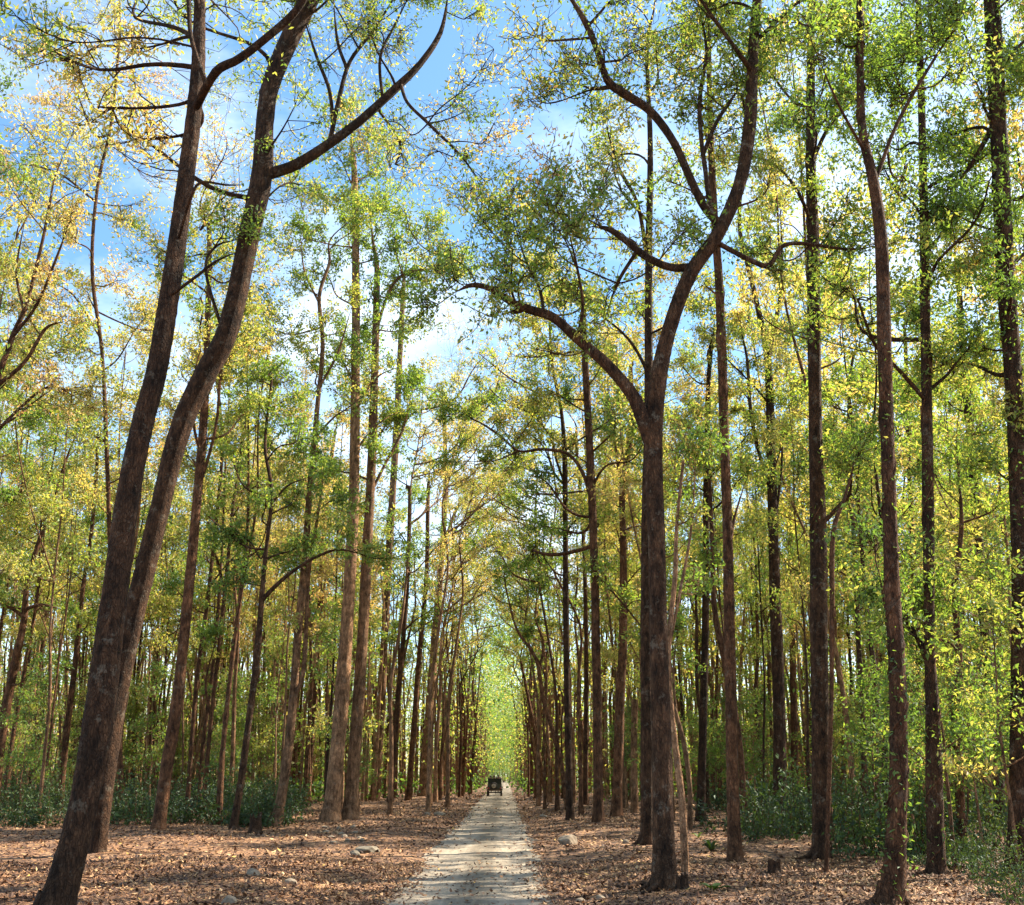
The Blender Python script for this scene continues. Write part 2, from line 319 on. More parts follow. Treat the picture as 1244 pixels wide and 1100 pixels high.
# ------------------------------------------------------------------ tree making
def wiggle(a, b, n, amp, sag=0.0):
    t = np.linspace(0, 1, n)[:, None]; p = a * (1 - t) + b * t
    L = np.linalg.norm(b - a)
    off = RNG.normal(0, 1, (2, 3)); p = p + (np.sin(t * math.pi) * off[0] + np.sin(t * 2 * math.pi) * off[1] * .6) * amp * L
    p[:, 2] += (sag * L * np.sin(t * math.pi))[:, 0]
    return p
TONE0 = 0.0
def clump(wood, leaf, a, c, R, r0, nsub=8, nleaf=26, L=.16, tone=.4, twigs=True, spread=.115, kw=4):
    """a branch that leaves the tree at a, ends at c and carries leafy twigs out to distance R"""
    nleaf = max(6, int(nleaf * np.clip(R / 1.5, .4, 1))); main = wiggle(a, c, 7, .07, -.06); tube(wood, catmull(main, 2), np.linspace(r0, max(r0 * .35, .012), 13), max(kw, 4), .06)
    dirs = norm(RNG.normal(0, 1, (nsub, 3)) + np.array([0, 0, .25]))
    rr = R * RNG.uniform(.45, 1.05, nsub)[:, None]
    ends = c + dirs * rr * np.array([1, 1, .8])
    ct = tone + TONE0 + RNG.normal(0, .07)
    for e in ends:
        s = main[RNG.integers(3, 7)]
        br = wiggle(s, e, 6, .10, -.05)
        tube(wood, br, np.linspace(max(r0 * .30, .012), .006, 6), 3)
        tt = RNG.uniform(.35, 1.05, nleaf) * 5; k = np.clip(tt.astype(int), 0, 4); fr = (tt - k)[:, None]
        base = br[k] * (1 - fr) + br[k + 1] * fr
        if twigs:
            nt_ = 5; tw = RNG.integers(2, 6, nt_)
            for q in tw:
                te = br[q] + norm(RNG.normal(0, 1, 3)) * min(R, 1.6) * RNG.uniform(.2, .45)
                tube(wood, wiggle(br[q], te, 3, .1), [.008, .006, .003], 3)
                m = nleaf // 7; base = np.vstack([base, br[q] + (te - br[q]) * RNG.uniform(.3, 1.1, (m, 1))])
        pos = base + RNG.normal(0, spread * min(1, R), base.shape)
        leaves(leaf, pos, L, np.clip(ct + RNG.normal(0, .10, len(pos)), 0, .99))
def auto_clumps(wood, leaf, trunk, rad, n, zlo, R, reach, dens=1.0, L=.16, tone=.4, nsub=8, twigs=True, az0=None):
    zs = trunk[:, 2]; top = zs.max(); az = RNG.uniform(0, 6.28) if az0 is None else az0
    clump(wood, leaf, trunk[-4], trunk[-1] + np.array([0, 0, .3]), R, max(.012, rad[-1]), nsub, int(26 * dens), L, tone, twigs)
    for i in range(n):
        z = zlo + (top - zlo) * ((i + RNG.uniform(.1, .9)) / n) ** 1.1
        k = int(np.argmin(np.abs(zs - z))); a = trunk[k]; az += 2.4 + RNG.uniform(-.5, .5)
        f = 1 - .45 * (z - zlo) / max(top - zlo, .1)
        rc = reach * RNG.uniform(.5, 1.15) * f
        c = a + np.array([math.cos(az) * rc, math.sin(az) * rc, rc * RNG.uniform(.35, 1.2)])
        clump(wood, leaf, a, c, R * RNG.uniform(.7, 1.25), min(rad[k] * .6, .02 + rc * .018), nsub, int(26 * dens), L, tone, twigs)

def proto_tree(seed, H, r, zlo, n, R, reach, tone, L, dens, fork=False, nsub=7, twigs=True, lean=.048, vine=0):
    global RNG
    keep = RNG; RNG = np.random.default_rng(seed)
    wood, leaf = MB(), MB()
    m = 9; z = np.linspace(-.15, H, m); p = np.zeros((m, 3)); p[:, 2] = z
    p[:, 0] = np.cumsum(RNG.normal(0, lean * H / m, m)); p[:, 1] = np.cumsum(RNG.normal(0, lean * H / m, m)); p[:2, :2] = 0
    tr = catmull(p, 4); s = np.linspace(0, 1, len(tr)); rad = r * (1 - .93 * s) * (1 + .55 * np.exp(-s * 45))
    tube(wood, tr, rad, 9, .06)
    auto_clumps(wood, leaf, tr, rad, n, zlo, R, reach, dens, L, tone, nsub, twigs)
    if fork:
        k = int(len(tr) * RNG.uniform(.35, .5)); az = RNG.uniform(0, 6.28); a = tr[k]
        e = a + np.array([math.cos(az) * 2.6, math.sin(az) * 2.6, (H - a[2]) * .85])
        mid = a + np.array([math.cos(az) * 1.6, math.sin(az) * 1.6, (H - a[2]) * .3])
        q = catmull([a, mid, (mid + e) / 2 + RNG.normal(0, .3, 3), e], 6); rq = np.linspace(rad[k] * .75, .03, len(q)); tube(wood, q, rq, 7, .06)
        auto_clumps(wood, leaf, q, rq, max(3, n // 2), q[4][2], R, reach * .8, dens, L, tone, nsub, twigs)
    if vine:
        c = tr[RNG.integers(6, len(tr) - 4, vine)] + RNG.normal(0, r * .9, (vine, 3)); leaves(leaf, c, L * .8, np.clip(RNG.normal(tone - .1, .1, vine), 0, 1))
    RNG = keep
    return wood, leaf

WF = .75
# foreground and middle-ground trees, each traced along its own trunk -----------------
TREES = []      # (base px, name) for labels of the trees behind
def hero(label, base, trunk, limbs=(), H=None, auto=None, clumps=(), bark=None, tone=.42, L=None, k=12, vine=(), drift=.0, cat='tree', name='tree', dens=1.0, group=None, flare=.5, spray=1.0):
    g = ground_at(*base); D = g[1]
    Lf = L or float(np.clip(.088 + D * .0020, .118, .22)); dens = dens * 1.6; H = H * 1.18 if H else H; auto = (auto[0] + 1, auto[1] * 1.22, auto[2] * 1.1, auto[3] * 1.1) if auto else auto; tone = tone - .06 if tone < .85 else tone
    wood, leaf = MB(), MB()
    def place(path, dy0=0.0, dy1=0.0, start=None):
        pts, rr = [], []
        n = len(path)
        for i, (x, y, w) in enumerate(path):
            p = P(x, y, D + dy0 + (dy1 - dy0) * i / max(1, n - 1)); pts.append(p); rr.append(w * WF * .5 * optical(p) / F)
        return np.array(pts), np.array(rr)
    pts, rr = place(trunk, 0, drift)
    pts[0] = g + np.array([0, 0, -.12])
    if H and pts[-1][2] < H:
        d = pts[-1] - pts[-2]; d = d / np.linalg.norm(d); d = norm(d * .5 + np.array([0, 0, .5])); q = pts[-1]; n = 3; st = (H - q[2]) / n
        for i in range(n):
            q = q + np.array([d[0] * st + RNG.normal(0, .2), d[1] * st + RNG.normal(0, .2), st]); pts = np.vstack([pts, q]); rr = np.r_[rr, rr[-1] * .5]
    pr = 16 if D < 32 else 6; k = k + 8 if D < 32 else k
    if not (H and pts[-1][2] < H + .1) and H:
        d = norm(pts[-1] - pts[-2]); pts = np.vstack([pts, pts[-1] + d * 1.6 + RNG.normal(0, .2, 3), pts[-1] + d * 3.2 + RNG.normal(0, .4, 3)]); rr = np.r_[rr, rr[-1] * .5, rr[-1] * .15]
    tr = catmull(pts, pr); rad = catmull(np.stack([rr] * 3, 1), pr)[:, 0]
    s = np.cumsum(np.r_[0, np.linalg.norm(np.diff(tr, axis=0), axis=1)])
    rad = rad * (1 + flare * np.exp(-s / .45))
    tube(wood, tr, rad, k, .05)
    sk = [(tr, rad)]
    for i in range(5 if flare > .3 and D < 45 else 0):             # root buttresses
        az = i * 1.26 + RNG.uniform(0, .8); d = np.array([math.cos(az), math.sin(az), 0]); r0 = rr[0]
        tube(wood, catmull([g + d * r0 * .5 + [0, 0, r0 * 1.6], g + d * r0 * 1.25 + [0, 0, r0 * .35], g + d * r0 * RNG.uniform(2.2, 3.2) + [0, 0, -.05]], 3), np.linspace(r0 * .55, r0 * .14, 7), 6, .1)
    for li, limb in enumerate(limbs):
        q, lr = place(limb, 0, RNG.uniform(-.25, .25) * 6); lr[-1] *= .25; q[-1] += RNG.normal(0, .05, 3)
        allp = np.concatenate([a for a, _ in sk]); j = int(np.argmin(np.linalg.norm(allp - q[0], axis=1))); q[0] = allp[j]
        lq = catmull(q, 5); lrr = catmull(np.stack([lr] * 3, 1), 5)[:, 0]
        tube(wood, lq, lrr, max(5, k - 4), .06); sk.append((lq, lrr))
        ll = np.linalg.norm(np.diff(lq, axis=0), axis=1).sum(); ns_ = int(ll / 1.1 * spray)
        for _ in range(ns_):                                      # leafy sprays all along the limb
            a = lq[RNG.integers(len(lq) // 3, len(lq))]; c = a + RNG.normal(0, .8, 3) * [1, .7, .6] + [0, .8, .5]
            clump(wood, leaf, a, c, .75, .014, 5, int(20 * dens), Lf, tone, True)
        if spray >= .5: clump(wood, leaf, lq[-1], lq[-1] + norm(lq[-1] - lq[-3]) * .8, 1.0, max(.012, lrr[-1]), 8, int(28 * dens), Lf, tone, True)
    allp = np.concatenate([a for a, _ in sk]); allr = np.concatenate([b for _, b in sk])
    for c in clumps:                                              # (x, y, radius px, depth offset, tone, density)
        x, y, rp, dy, tn, dn = c; cc = P(x, y, D + dy); R = rp * optical(cc) / F
        w = allp - cc; cost = np.linalg.norm(w, axis=1) + np.maximum(w[:, 2], -.5) * .8
        j = int(np.argmin(cost)); ns = max(6, int(8 + R * 4))
        clump(wood, leaf, allp[j], cc, R, min(allr[j] * .6, .02 + .014 * np.linalg.norm(w[j])), ns, int(26 * dn * dens), Lf, tn, D < 60)
    if auto:
        n, zlo, R, reach = auto
        auto_clumps(wood, leaf, tr, rad, n, zlo, R, reach, dens, Lf, tone, 8, D < 60)
        for lq, lrr in sk[1:]:
            if len(lq) > 12 and spray >= .5: auto_clumps(wood, leaf, lq[len(lq) // 2:], lrr[len(lq) // 2:], max(2, n // 4), lq[len(lq) // 2][2], R * .8, reach * .6, dens, Lf, tone, 7, D < 60)
    for o_ in (wood, leaf):
        o_.v = [v - g for v in o_.v]
    root = thing(name, label, cat, g, group)
    link('trunk', wood.mesh('trunk', [bark or M_BARK]), root)
    if leaf.n: link('crown', leaf.mesh('crown', [M_LEAF], False), root)
    if len(vine):
        vm = MB()
        for (y0, y1, n, tn, sp) in vine:
            zs = np.array([to_px(p)[1] for p in tr[::1]]); ok = np.where((zs > y0) & (zs < y1))[0]
            if not len(ok): continue
            kk = ok[RNG.integers(0, len(ok), n)]; kk = np.minimum(kk, len(tr) - 2); f = RNG.uniform(0, 1, (n, 1))
            c = tr[kk] * (1 - f) + tr[kk + 1] * f; az = RNG.uniform(0, 6.28, n); rd = rad[kk] + np.abs(RNG.normal(0, sp, n))
            hh = np.sin(c[:, 2] * 2.3 + az) + np.sin(c[:, 2] * .9) > -.6
            c = (c + np.stack([np.cos(az) * rd, np.sin(az) * rd, RNG.normal(0, .1, n)], -1))[hh]
            leaves(vm, c, Lf * .75, np.clip(RNG.normal(tn, .1, len(c)), 0, 1))
            ph = RNG.uniform(0, 6.28)
            sub = tr[ok[0]:ok[-1] + 1]; an = np.arange(len(sub)) * .5 + ph
            if len(sub) > 3: tube(vm, sub + np.stack([np.cos(an), np.sin(an), an * 0], -1) * (rad[ok[0]:ok[-1] + 1] + .01)[:, None], np.full(len(sub), .018), 5, .1, mat=1)
        vm.v = [v - g for v in vm.v]
        link('climbing_vine', vm.mesh('climbing_vine', [M_LEAF, M_BARK], False), root)
    TREES.append((base[0], D, root))
    return root

# --- two dark leaning trees, left foreground
hero('big dark tree leaning over the ground, its foot the lowest in view', (62, 1118),
     [(64, 1118, 50), (99, 990, 46), (122, 860, 46), (133, 770, 42), (144, 690, 39), (156, 600, 37), (173, 515, 35), (190, 450, 33), (207, 350, 30), (216, 290, 28), (228, 200, 26), (240, 95, 23), (243, 0, 17), (246, -120, 12)],
     [[(238, 98, 14), (262, 88, 14), (290, 72, 13), (325, 45, 12), (362, 10, 11), (400, -50, 8)], [(240, 95, 9), (232, 45, 7), (228, -20, 6), (215, -90, 4)],
      [(222, 345, 6), (240, 335, 5), (262, 318, 4), (285, 300, 3)], [(226, 275, 5), (232, 240, 5), (245, 222, 4), (275, 225, 3), (300, 222, 2)]],
     H=22, auto=(11, 13.5, 1.6, 3.4), bark=M_BARKD, tone=.54, k=18, drift=1.0, name='leaning_tree', spray=.2,
     clumps=[(60, 60, 70, 1, .62, .8), (120, 130, 80, 2, .66, .8), (20, 20, 60, 0, .45, 1), (160, 60, 60, 2, .7, .8), (180, 170, 60, 3, .7, .7)])
hero('dark curved tree just behind the big leaning tree, crooked and forked at the top', (118, 1036),
     [(118, 1036, 24), (128, 940, 32), (140, 850, 36), (162, 750, 33), (177, 690, 32), (199, 600, 32), (212, 545, 33), (228, 498, 34), (253, 448, 35), (277, 400, 34), (300, 300, 33), (318, 215, 33), (322, 150, 29), (330, 100, 29), (355, 40, 30), (385, -20, 28), (425, -120, 18)],
     [[(325, 212, 18), (360, 200, 17), (400, 175, 16), (440, 145, 14), (480, 108, 13), (510, 78, 10), (535, 40, 8), (545, -5, 7)],
      [(405, 172, 8), (412, 120, 7), (425, 75, 6), (455, 35, 5), (485, -10, 4)], [(412, 150, 7), (400, 110, 6), (385, 70, 5), (370, 20, 4)],
      [(425, 76, 6), (410, 50, 5), (405, 0, 4)], [(498, 95, 6), (495, 125, 5), (520, 150, 5), (560, 190, 4), (590, 230, 3)], [(470, 118, 5), (462, 70, 5), (480, 30, 4), (500, -10, 3)],
      [(272, 405, 6), (250, 330, 5), (262, 300, 4), (290, 290, 3)]],
     H=24, auto=(10, 16, 1.7, 3.8), bark=M_BARKD, tone=.56, k=18, name='leaning_tree', flare=.2, dens=.6, spray=.5,
     clumps=[(450, 40, 50, 1, .72, .35), (560, 110, 60, 0, .72, .45), (520, 190, 60, 1, .7, .6), (600, 60, 60, -1, .74, .45), (600, 150, 60, 1, .7, .6), (560, 240, 60, 1, .66, .6), (470, 60, 50, 2, .66, .4), (530, 330, 50, 6, .62, .5), (480, 200, 50, 6, .6, .5), (420, 30, 50, 4, .6, .4), (350, 60, 40, 4, .62, .4)])
# --- big forked tree right of the road
hero('big mossy forked tree with a thick limb arching towards the road', (808, 1080),
     [(808, 1080, 36), (806, 1000, 33), (804, 900, 31), (801, 800, 30), (797, 650, 28), (794, 560, 28), (797, 480, 29), (812, 405, 24), (838, 335, 24), (873, 283, 22), (899, 222, 20), (911, 150, 21), (914, 80, 18), (918, 20, 16), (928, -80, 12)],
     [[(792, 545, 25), (783, 515, 24), (768, 480, 21), (738, 444, 19), (702, 412, 17), (672, 386, 15), (645, 377, 14), (622, 368, 12), (606, 357, 10), (590, 349, 9), (572, 347, 7), (552, 357, 5)], [(640, 376, 8), (626, 379, 8), (616, 379, 6)],
      [(845, 325, 14), (815, 325, 12), (785, 312, 12), (760, 292, 11), (740, 279, 9), (720, 274, 8)],
      [(878, 275, 14), (855, 250, 14), (838, 215, 13), (818, 172, 13), (790, 135, 13), (757, 113, 14), (738, 98, 12), (725, 60, 10), (710, 25, 10), (690, -20, 8)],
      [(745, 108, 8), (722, 108, 6), (702, 103, 5)], [(862, 262, 9), (858, 215, 8), (852, 170, 7), (850, 120, 7), (858, 60, 5), (850, 0, 4)],
      [(857, 180, 7), (870, 150, 6), (888, 122, 5), (900, 105, 4)], [(770, 298, 6), (755, 335, 6), (748, 350, 5), (740, 365, 4)],
      [(880, 300, 8), (915, 318, 8), (935, 322, 8), (950, 300, 7), (975, 296, 6), (1030, 303, 4), (1070, 300, 2)], [(702, 412, 7), (708, 370, 5), (700, 320, 4), (690, 280, 3)],
      [(662, 382, 6), (655, 350, 5), (640, 320, 4), (625, 280, 3)]],
     H=21, auto=(8, 14.5, 1.4, 2.6), bark=M_BARKD, tone=.5, k=18, name='forked_tree', dens=.75,
     clumps=[(930, 40, 55, 0, .38, 1.1), (880, 30, 45, 1, .4, .8), (700, 70, 60, 0, .6, .5), (640, 330, 45, -1, .42, .8), (690, 330, 45, 0, .5, .6), (600, 290, 55, 1, .45, .7), (760, 40, 50, 2, .62, .6), (980, 60, 60, 2, .36, 1.1), (820, 90, 55, 2, .6, .5),
             (950, 330, 26, 0, .4, .8), (740, 200, 45, 1, .62, .4), (650, 120, 60, 1, .66, .6), (670, 200, 55, 0, .64, .6), (620, 230, 50, 1, .6, .6), (640, 40, 60, 0, .68, .6), (780, 60, 45, 0, .6, .6)])
hero('slim dark trunk close behind the big mossy forked tree', (787, 1026), [(787, 1026, 24), (786, 900, 21), (785, 750, 18), (786, 600, 16), (788, 480, 14), (788, 330, 12), (790, 180, 9), (786, 60, 6)], H=24, auto=(9, 11, 1.3, 2.4), tone=.6, bark=M_BARKD, dens=.7,
     limbs=[[(788, 330, 7), (775, 250, 6), (750, 200, 5), (735, 150, 3)]])
hero('pale tan sapling leaning against the foot of the mossy forked tree', (833, 1062), [(833, 1062, 13), (829, 980, 12), (822, 920, 11), (815, 860, 10), (812, 790, 9), (820, 700, 8), (822, 640, 6), (830, 560, 5)], limbs=[[(812, 790, 6), (826, 720, 5), (840, 640, 4), (850, 560, 3)]],
     bark=M_BARKP, clumps=[(845, 620, 30, 0, .45, .7), (830, 540, 32, 1, .5, .7)], name='sapling', cat='sapling', flare=.15)
hero('thin pale sapling bending left behind the forked tree', (838, 1008), [(838, 1008, 9), (838, 960, 8), (832, 910, 8), (822, 870, 7), (812, 840, 6)], limbs=[[(822, 870, 4), (818, 820, 4), (822, 770, 3)]], bark=M_BARKP, name='sapling', cat='sapling', flare=.1, clumps=[(822, 760, 22, 0, .35, .6)])
# --- right side
hero('straight rust brown trunk standing alone between the fern and the rotten stump', (893, 1048), [(893, 1048, 21), (890, 950, 20), (887, 800, 18), (884, 650, 16), (879, 500, 15), (874, 350, 14), (867, 250, 12), (862, 120, 9), (860, 20, 7)], H=24, auto=(9, 13, 1.3, 2.2), tone=.5, vine=[(330, 560, 260, .35, .12)],
     limbs=[[(884, 700, 6), (890, 640, 5), (905, 590, 4)]], clumps=[(870, 190, 40, 0, .5, .6)])
hero('thick straight trunk with a thin stem climbing beside it', (998, 1045), [(998, 1045, 27), (997, 900, 28), (995, 760, 28), (994, 650, 26), (990, 500, 21), (988, 300, 20), (985, 200, 16), (985, 80, 13), (987, -50, 10)], H=24, auto=(8, 14, 1.5, 2.6), tone=.38, bark=M_BARKD, k=16,
     limbs=[[(1010, 640, 8), (1022, 612, 6), (1032, 600, 5), (1036, 570, 3)], [(986, 200, 7), (1010, 150, 6), (1050, 110, 5), (1090, 60, 4)]],
     vine=[(180, 420, 520, .32, .18), (600, 720, 120, .4, .1)], clumps=[(1020, 110, 60, 0, .35, 1.2), (950, 150, 45, 1, .4, .8), (1060, 60, 60, 0, .36, 1.1), (985, 230, 34, 0, .33, 1.1)])
hero('thin reddish stem hugging the thick straight trunk', (1003, 1062), [(1003, 1062, 7), (1007, 950, 7), (1010, 850, 7), (1011, 740, 8), (1012, 650, 8), (1026, 605, 5), (1035, 575, 4)], name='sapling', cat='sapling', flare=.1, clumps=[(1045, 545, 28, 0, .45, .7)])
hero('thick trunk wrapped in thin vines, standing beyond the thick straight trunk', (1083, 1098), [(1083, 1098, 38), (1090, 1000, 31), (1092, 900, 28), (1089, 800, 26), (1084, 720, 24), (1080, 600, 22), (1075, 450, 22), (1071, 300, 20), (1061, 220, 17), (1048, 160, 14), (1045, 80, 12), (1045, -30, 10)],
     H=21, auto=(6, 13.5, 1.4, 2.4), tone=.4, k=16, vine=[(720, 1080, 500, .3, .06), (420, 740, 300, .42, .12), (-50, 180, 260, .38, .18)],
     limbs=[[(1090, 770, 7), (1075, 735, 5), (1068, 700, 4)], [(1061, 225, 7), (1090, 150, 6), (1130, 80, 5), (1170, 10, 4)], [(1055, 190, 5), (1020, 130, 4), (990, 60, 3)]],
     clumps=[(1080, 110, 55, 1, .38, 1.1), (1000, 30, 55, 0, .37, 1.2), (1130, 30, 60, 0, .42, 1.0), (1160, 90, 50, 0, .45, .9), (1040, 40, 50, 0, .35, 1.2), (1100, 220, 45, 2, .45, .8)])
hero('rough dark trunk with a short crooked arm pointing at the vine wrapped trunk', (1138, 1062), [(1138, 1062, 25), (1135, 960, 26), (1133, 870, 22), (1129, 780, 17), (1128, 650, 18), (1126, 500, 17), (1123, 300, 14), (1120, 150, 12), (1116, 0, 9)],
     H=22, auto=(12, 9, 1.5, 2.6), tone=.44, dens=1.3, k=14, bark=M_BARKD, vine=[(250, 700, 700, .36, .22), (780, 1050, 200, .3, .08)],
     limbs=[[(1134, 850, 12), (1128, 810, 11), (1115, 775, 9), (1098, 755, 7), (1088, 742, 5)]],
     clumps=[(1150, 330, 50, 0, .45, 1), (1170, 250, 45, 0, .4, 1), (1120, 380, 45, 1, .42, .9), (1150, 440, 50, 0, .45, 1), (1180, 180, 50, 1, .45, 1)])
hero('tall outermost trunk covered in leafy creepers all the way to the top', (1236, 1062), [(1236, 1062, 30), (1238, 900, 29), (1240, 700, 28), (1236, 550, 28), (1229, 430, 27), (1221, 330, 27), (1215, 200, 27), (1210, 100, 25), (1205, 0, 24), (1200, -90, 18)],
     H=22, auto=(12, 9, 1.5, 2.6), tone=.40, dens=1.4, k=14, bark=M_BARKD, vine=[(0, 640, 1700, .33, .22)],
     limbs=[[(1213, 140, 9), (1180, 200, 7), (1150, 240, 5)], [(1212, 90, 8), (1235, 60, 6), (1260, 30, 5)]], clumps=[(1200, 300, 50, 0, .4, 1.1), (1235, 100, 50, 0, .38, 1.1), (1190, 420, 45, 1, .42, 1), (1235, 500, 50, 0, .4, 1.1), (1195, 560, 45, 0, .42, 1)])
hero('dark trunk leaning inside the leafy tangle beside the creeper covered trunk', (1216, 1000), [(1216, 1000, 18), (1208, 880, 17), (1196, 760, 16), (1188, 650, 15), (1178, 520, 13), (1170, 430, 11), (1165, 350, 8)], H=21, auto=(12, 7, 1.5, 2.6), tone=.5, dens=1.3, bark=M_BARKD, vine=[(450, 900, 700, .45, .25)])
hero('tall trunk behind the palm bush that splits into two narrow forks high up', (948, 1000), [(948, 1000, 22), (946, 850, 20), (941, 700, 18), (937, 560, 15), (933, 440, 12), (922, 380, 9), (908, 320, 8), (898, 270, 6), (905, 200, 5)],
     limbs=[[(934, 445, 8), (940, 400, 8), (948, 360, 7), (950, 310, 5), (945, 250, 4)], [(936, 600, 6), (922, 550, 6), (912, 500, 6), (908, 440, 5), (900, 400, 4)], [(940, 640, 4), (950, 560, 4), (945, 500, 3)]], H=22, auto=(8, 13, 1.3, 2.4), tone=.55, bark=M_BARKD)
hero('slim trunk standing close against the narrow forked trunk behind the palm bush', (966, 975), [(966, 975, 12), (964, 850, 11), (961, 700, 9), (958, 600, 7), (962, 480, 6)], H=20, auto=(9, 9, 1.4, 2.4), tone=.6)
hero('slim dark straight trunk between the forked tree and the rust brown trunk', (851, 999), [(851, 999, 15), (854, 880, 13), (857, 750, 12), (858, 600, 10), (860, 480, 8), (864, 420, 7)], H=22, auto=(9, 12, 1.4, 2.5), tone=.55, bark=M_BARKD)
hero('slender bent trunk behind the straight rust brown trunk', (905, 1005), [(905, 1005, 11), (898, 900, 10), (880, 800, 11), (868, 740, 9), (865, 650, 7), (860, 560, 5)], auto=(6, 8, 1.3, 2.0), H=16, tone=.55)
hero('trunk with sunlit foot and dark upper half between boulder and forked tree', (749, 993), [(749, 993, 17), (751, 920, 16), (754, 840, 15), (757, 770, 14), (757, 660, 11), (756, 600, 10), (764, 545, 10), (768, 500, 9), (766, 450, 7)], limbs=[[(757, 600, 6), (748, 545, 5), (740, 500, 4), (738, 440, 3)]], H=23, auto=(11, 10, 1.4, 2.6), tone=.6)
hero('straight dark trunk beside the boulder with a long bare arm over the road', (727, 999), [(727, 999, 16), (726, 900, 15), (724, 780, 14), (722, 680, 13), (718, 580, 13), (714, 500, 12), (710, 420, 10), (708, 360, 8)],
     limbs=[[(720, 620, 6), (708, 575, 6), (690, 552, 5), (660, 546, 5), (630, 548, 4), (608, 530, 4), (580, 512, 3), (556, 508, 2)], [(722, 700, 4), (745, 720, 3), (770, 750, 3), (785, 770, 2)], [(625, 546, 3), (600, 560, 2), (560, 560, 2)]], H=22, auto=(11, 11, 1.4, 2.8), tone=.55,
     clumps=[(640, 600, 30, 3, .5, .6), (660, 640, 34, 4, .35, .9), (660, 470, 42, 0, .68, .6), (630, 430, 45, 1, .68, .6), (690, 420, 45, 0, .6, .6), (620, 510, 32, 2, .66, .5), (640, 380, 45, 2, .64, .6), (650, 320, 45, 4, .6, .6), (640, 560, 36, 6, .56, .6), (650, 680, 36, 6, .4, .8)])
hero('slim dark trunk at the road verge just beyond the boulder', (693, 997), [(693, 997, 12), (690, 900, 11), (688, 780, 10), (687, 660, 9), (686, 560, 8), (682, 500, 6), (672, 450, 5), (668, 400, 4)], H=21, auto=(10, 10, 1.3, 2.5), tone=.6, bark=M_BARKD,
     limbs=[[(686, 590, 4), (676, 560, 4), (668, 530, 3), (640, 500, 3), (600, 490, 2)]])
hero('thin crooked tree leaning over the road from just beyond the boulder', (690, 985), [(690, 985, 9), (683, 935, 8), (672, 890, 8), (660, 850, 7), (654, 810, 6), (645, 790, 5), (628, 765, 4), (618, 730, 3), (612, 700, 2)], flare=.1,
     limbs=[[(654, 815, 4), (660, 780, 4), (650, 750, 3), (655, 720, 2)]], clumps=[(612, 690, 34, 0, .25, 1), (650, 700, 40, 2, .3, 1), (600, 660, 30, 1, .5, .9), (585, 650, 40, 1, .3, 1)])
hero('short leaning trunk tipping over the road, farther off than the crooked tree', (664, 972), [(664, 972, 7), (656, 925, 6), (648, 880, 6), (640, 840, 5), (632, 800, 4)], flare=.1, clumps=[(628, 790, 30, 0, .5, .8), (640, 760, 28, 2, .45, .8)])
hero('pale cut off trunk with a flat top between two dark trunks', (771, 988), [(771, 988, 12), (770, 920, 11), (771, 850, 11)], flare=.2, bark=M_BARKP)
hero('thin trunk between the straight dark trunk and the slim dark verge trunk', (711, 978), [(711, 978, 9), (712, 880, 8), (712, 760, 7), (708, 640, 6), (700, 540, 5)], H=20, auto=(9, 9, 1.4, 2.4), tone=.55)
hero('thin leafy trunk between the thick straight trunk and the vine wrapped trunk', (1052, 1000), [(1052, 1000, 9), (1048, 880, 9), (1042, 760, 8), (1038, 660, 7), (1030, 560, 6), (1034, 450, 5)], H=18, auto=(9, 8, 1.3, 2.2), tone=.5, bark=M_BARKD)
hero('thin dark trunk between the two vine covered trunks', (1118, 1000), [(1118, 1000, 10), (1114, 850, 9), (1110, 700, 8), (1104, 560, 7), (1100, 420, 6)], H=18, auto=(9, 7, 1.3, 2.2), tone=.5)
hero('crooked grey trunk with hanging roots next to the rough dark trunk', (1168, 1040), [(1168, 1040, 15), (1166, 960, 14), (1160, 880, 13), (1165, 800, 11), (1160, 720, 9), (1168, 640, 7)], H=12, auto=(8, 4.5, 1.1, 1.8), tone=.48, vine=[(700, 1030, 500, .4, .15)],
     limbs=[[(1163, 900, 5), (1175, 950, 4), (1176, 1010, 3)]])
# --- left side
hero('slender brown trunk curving up beside the dark leaning trees', (192, 1008), [(192, 1008, 20), (203, 930, 20), (214, 860, 19), (223, 780, 17), (232, 690, 16), (240, 600, 15), (248, 500, 13), (252, 400, 10), (254, 280, 7)], H=23, auto=(11, 12, 1.4, 2.8), tone=.6, clumps=[(290, 250, 60, 0, .62, .45), (315, 330, 55, 1, .6, .5), (340, 190, 60, 0, .66, .4), (275, 170, 60, -1, .64, .4), (190, 300, 55, 0, .6, .5), (300, 420, 45, 1, .5, .5)],
     limbs=[[(240, 600, 6), (262, 520, 5), (270, 440, 4), (290, 380, 3)]])
hero('thicker one of two thick trunks standing together, the farther from the road', (401, 998), [(401, 998, 27), (411, 900, 24), (419, 800, 22), (425, 700, 19), (430, 600, 17), (432, 450, 14), (432, 300, 12), (430, 200, 9)], H=24, auto=(9, 14, 1.5, 2.6), tone=.42, k=16, bark=M_BARKP, vine=[(240, 520, 260, .36, .2)],
     clumps=[(400, 240, 60, 0, .33, 1.2), (450, 210, 60, 1, .35, 1.1), (370, 290, 45, 0, .4, .8), (480, 250, 50, 0, .4, .9)])
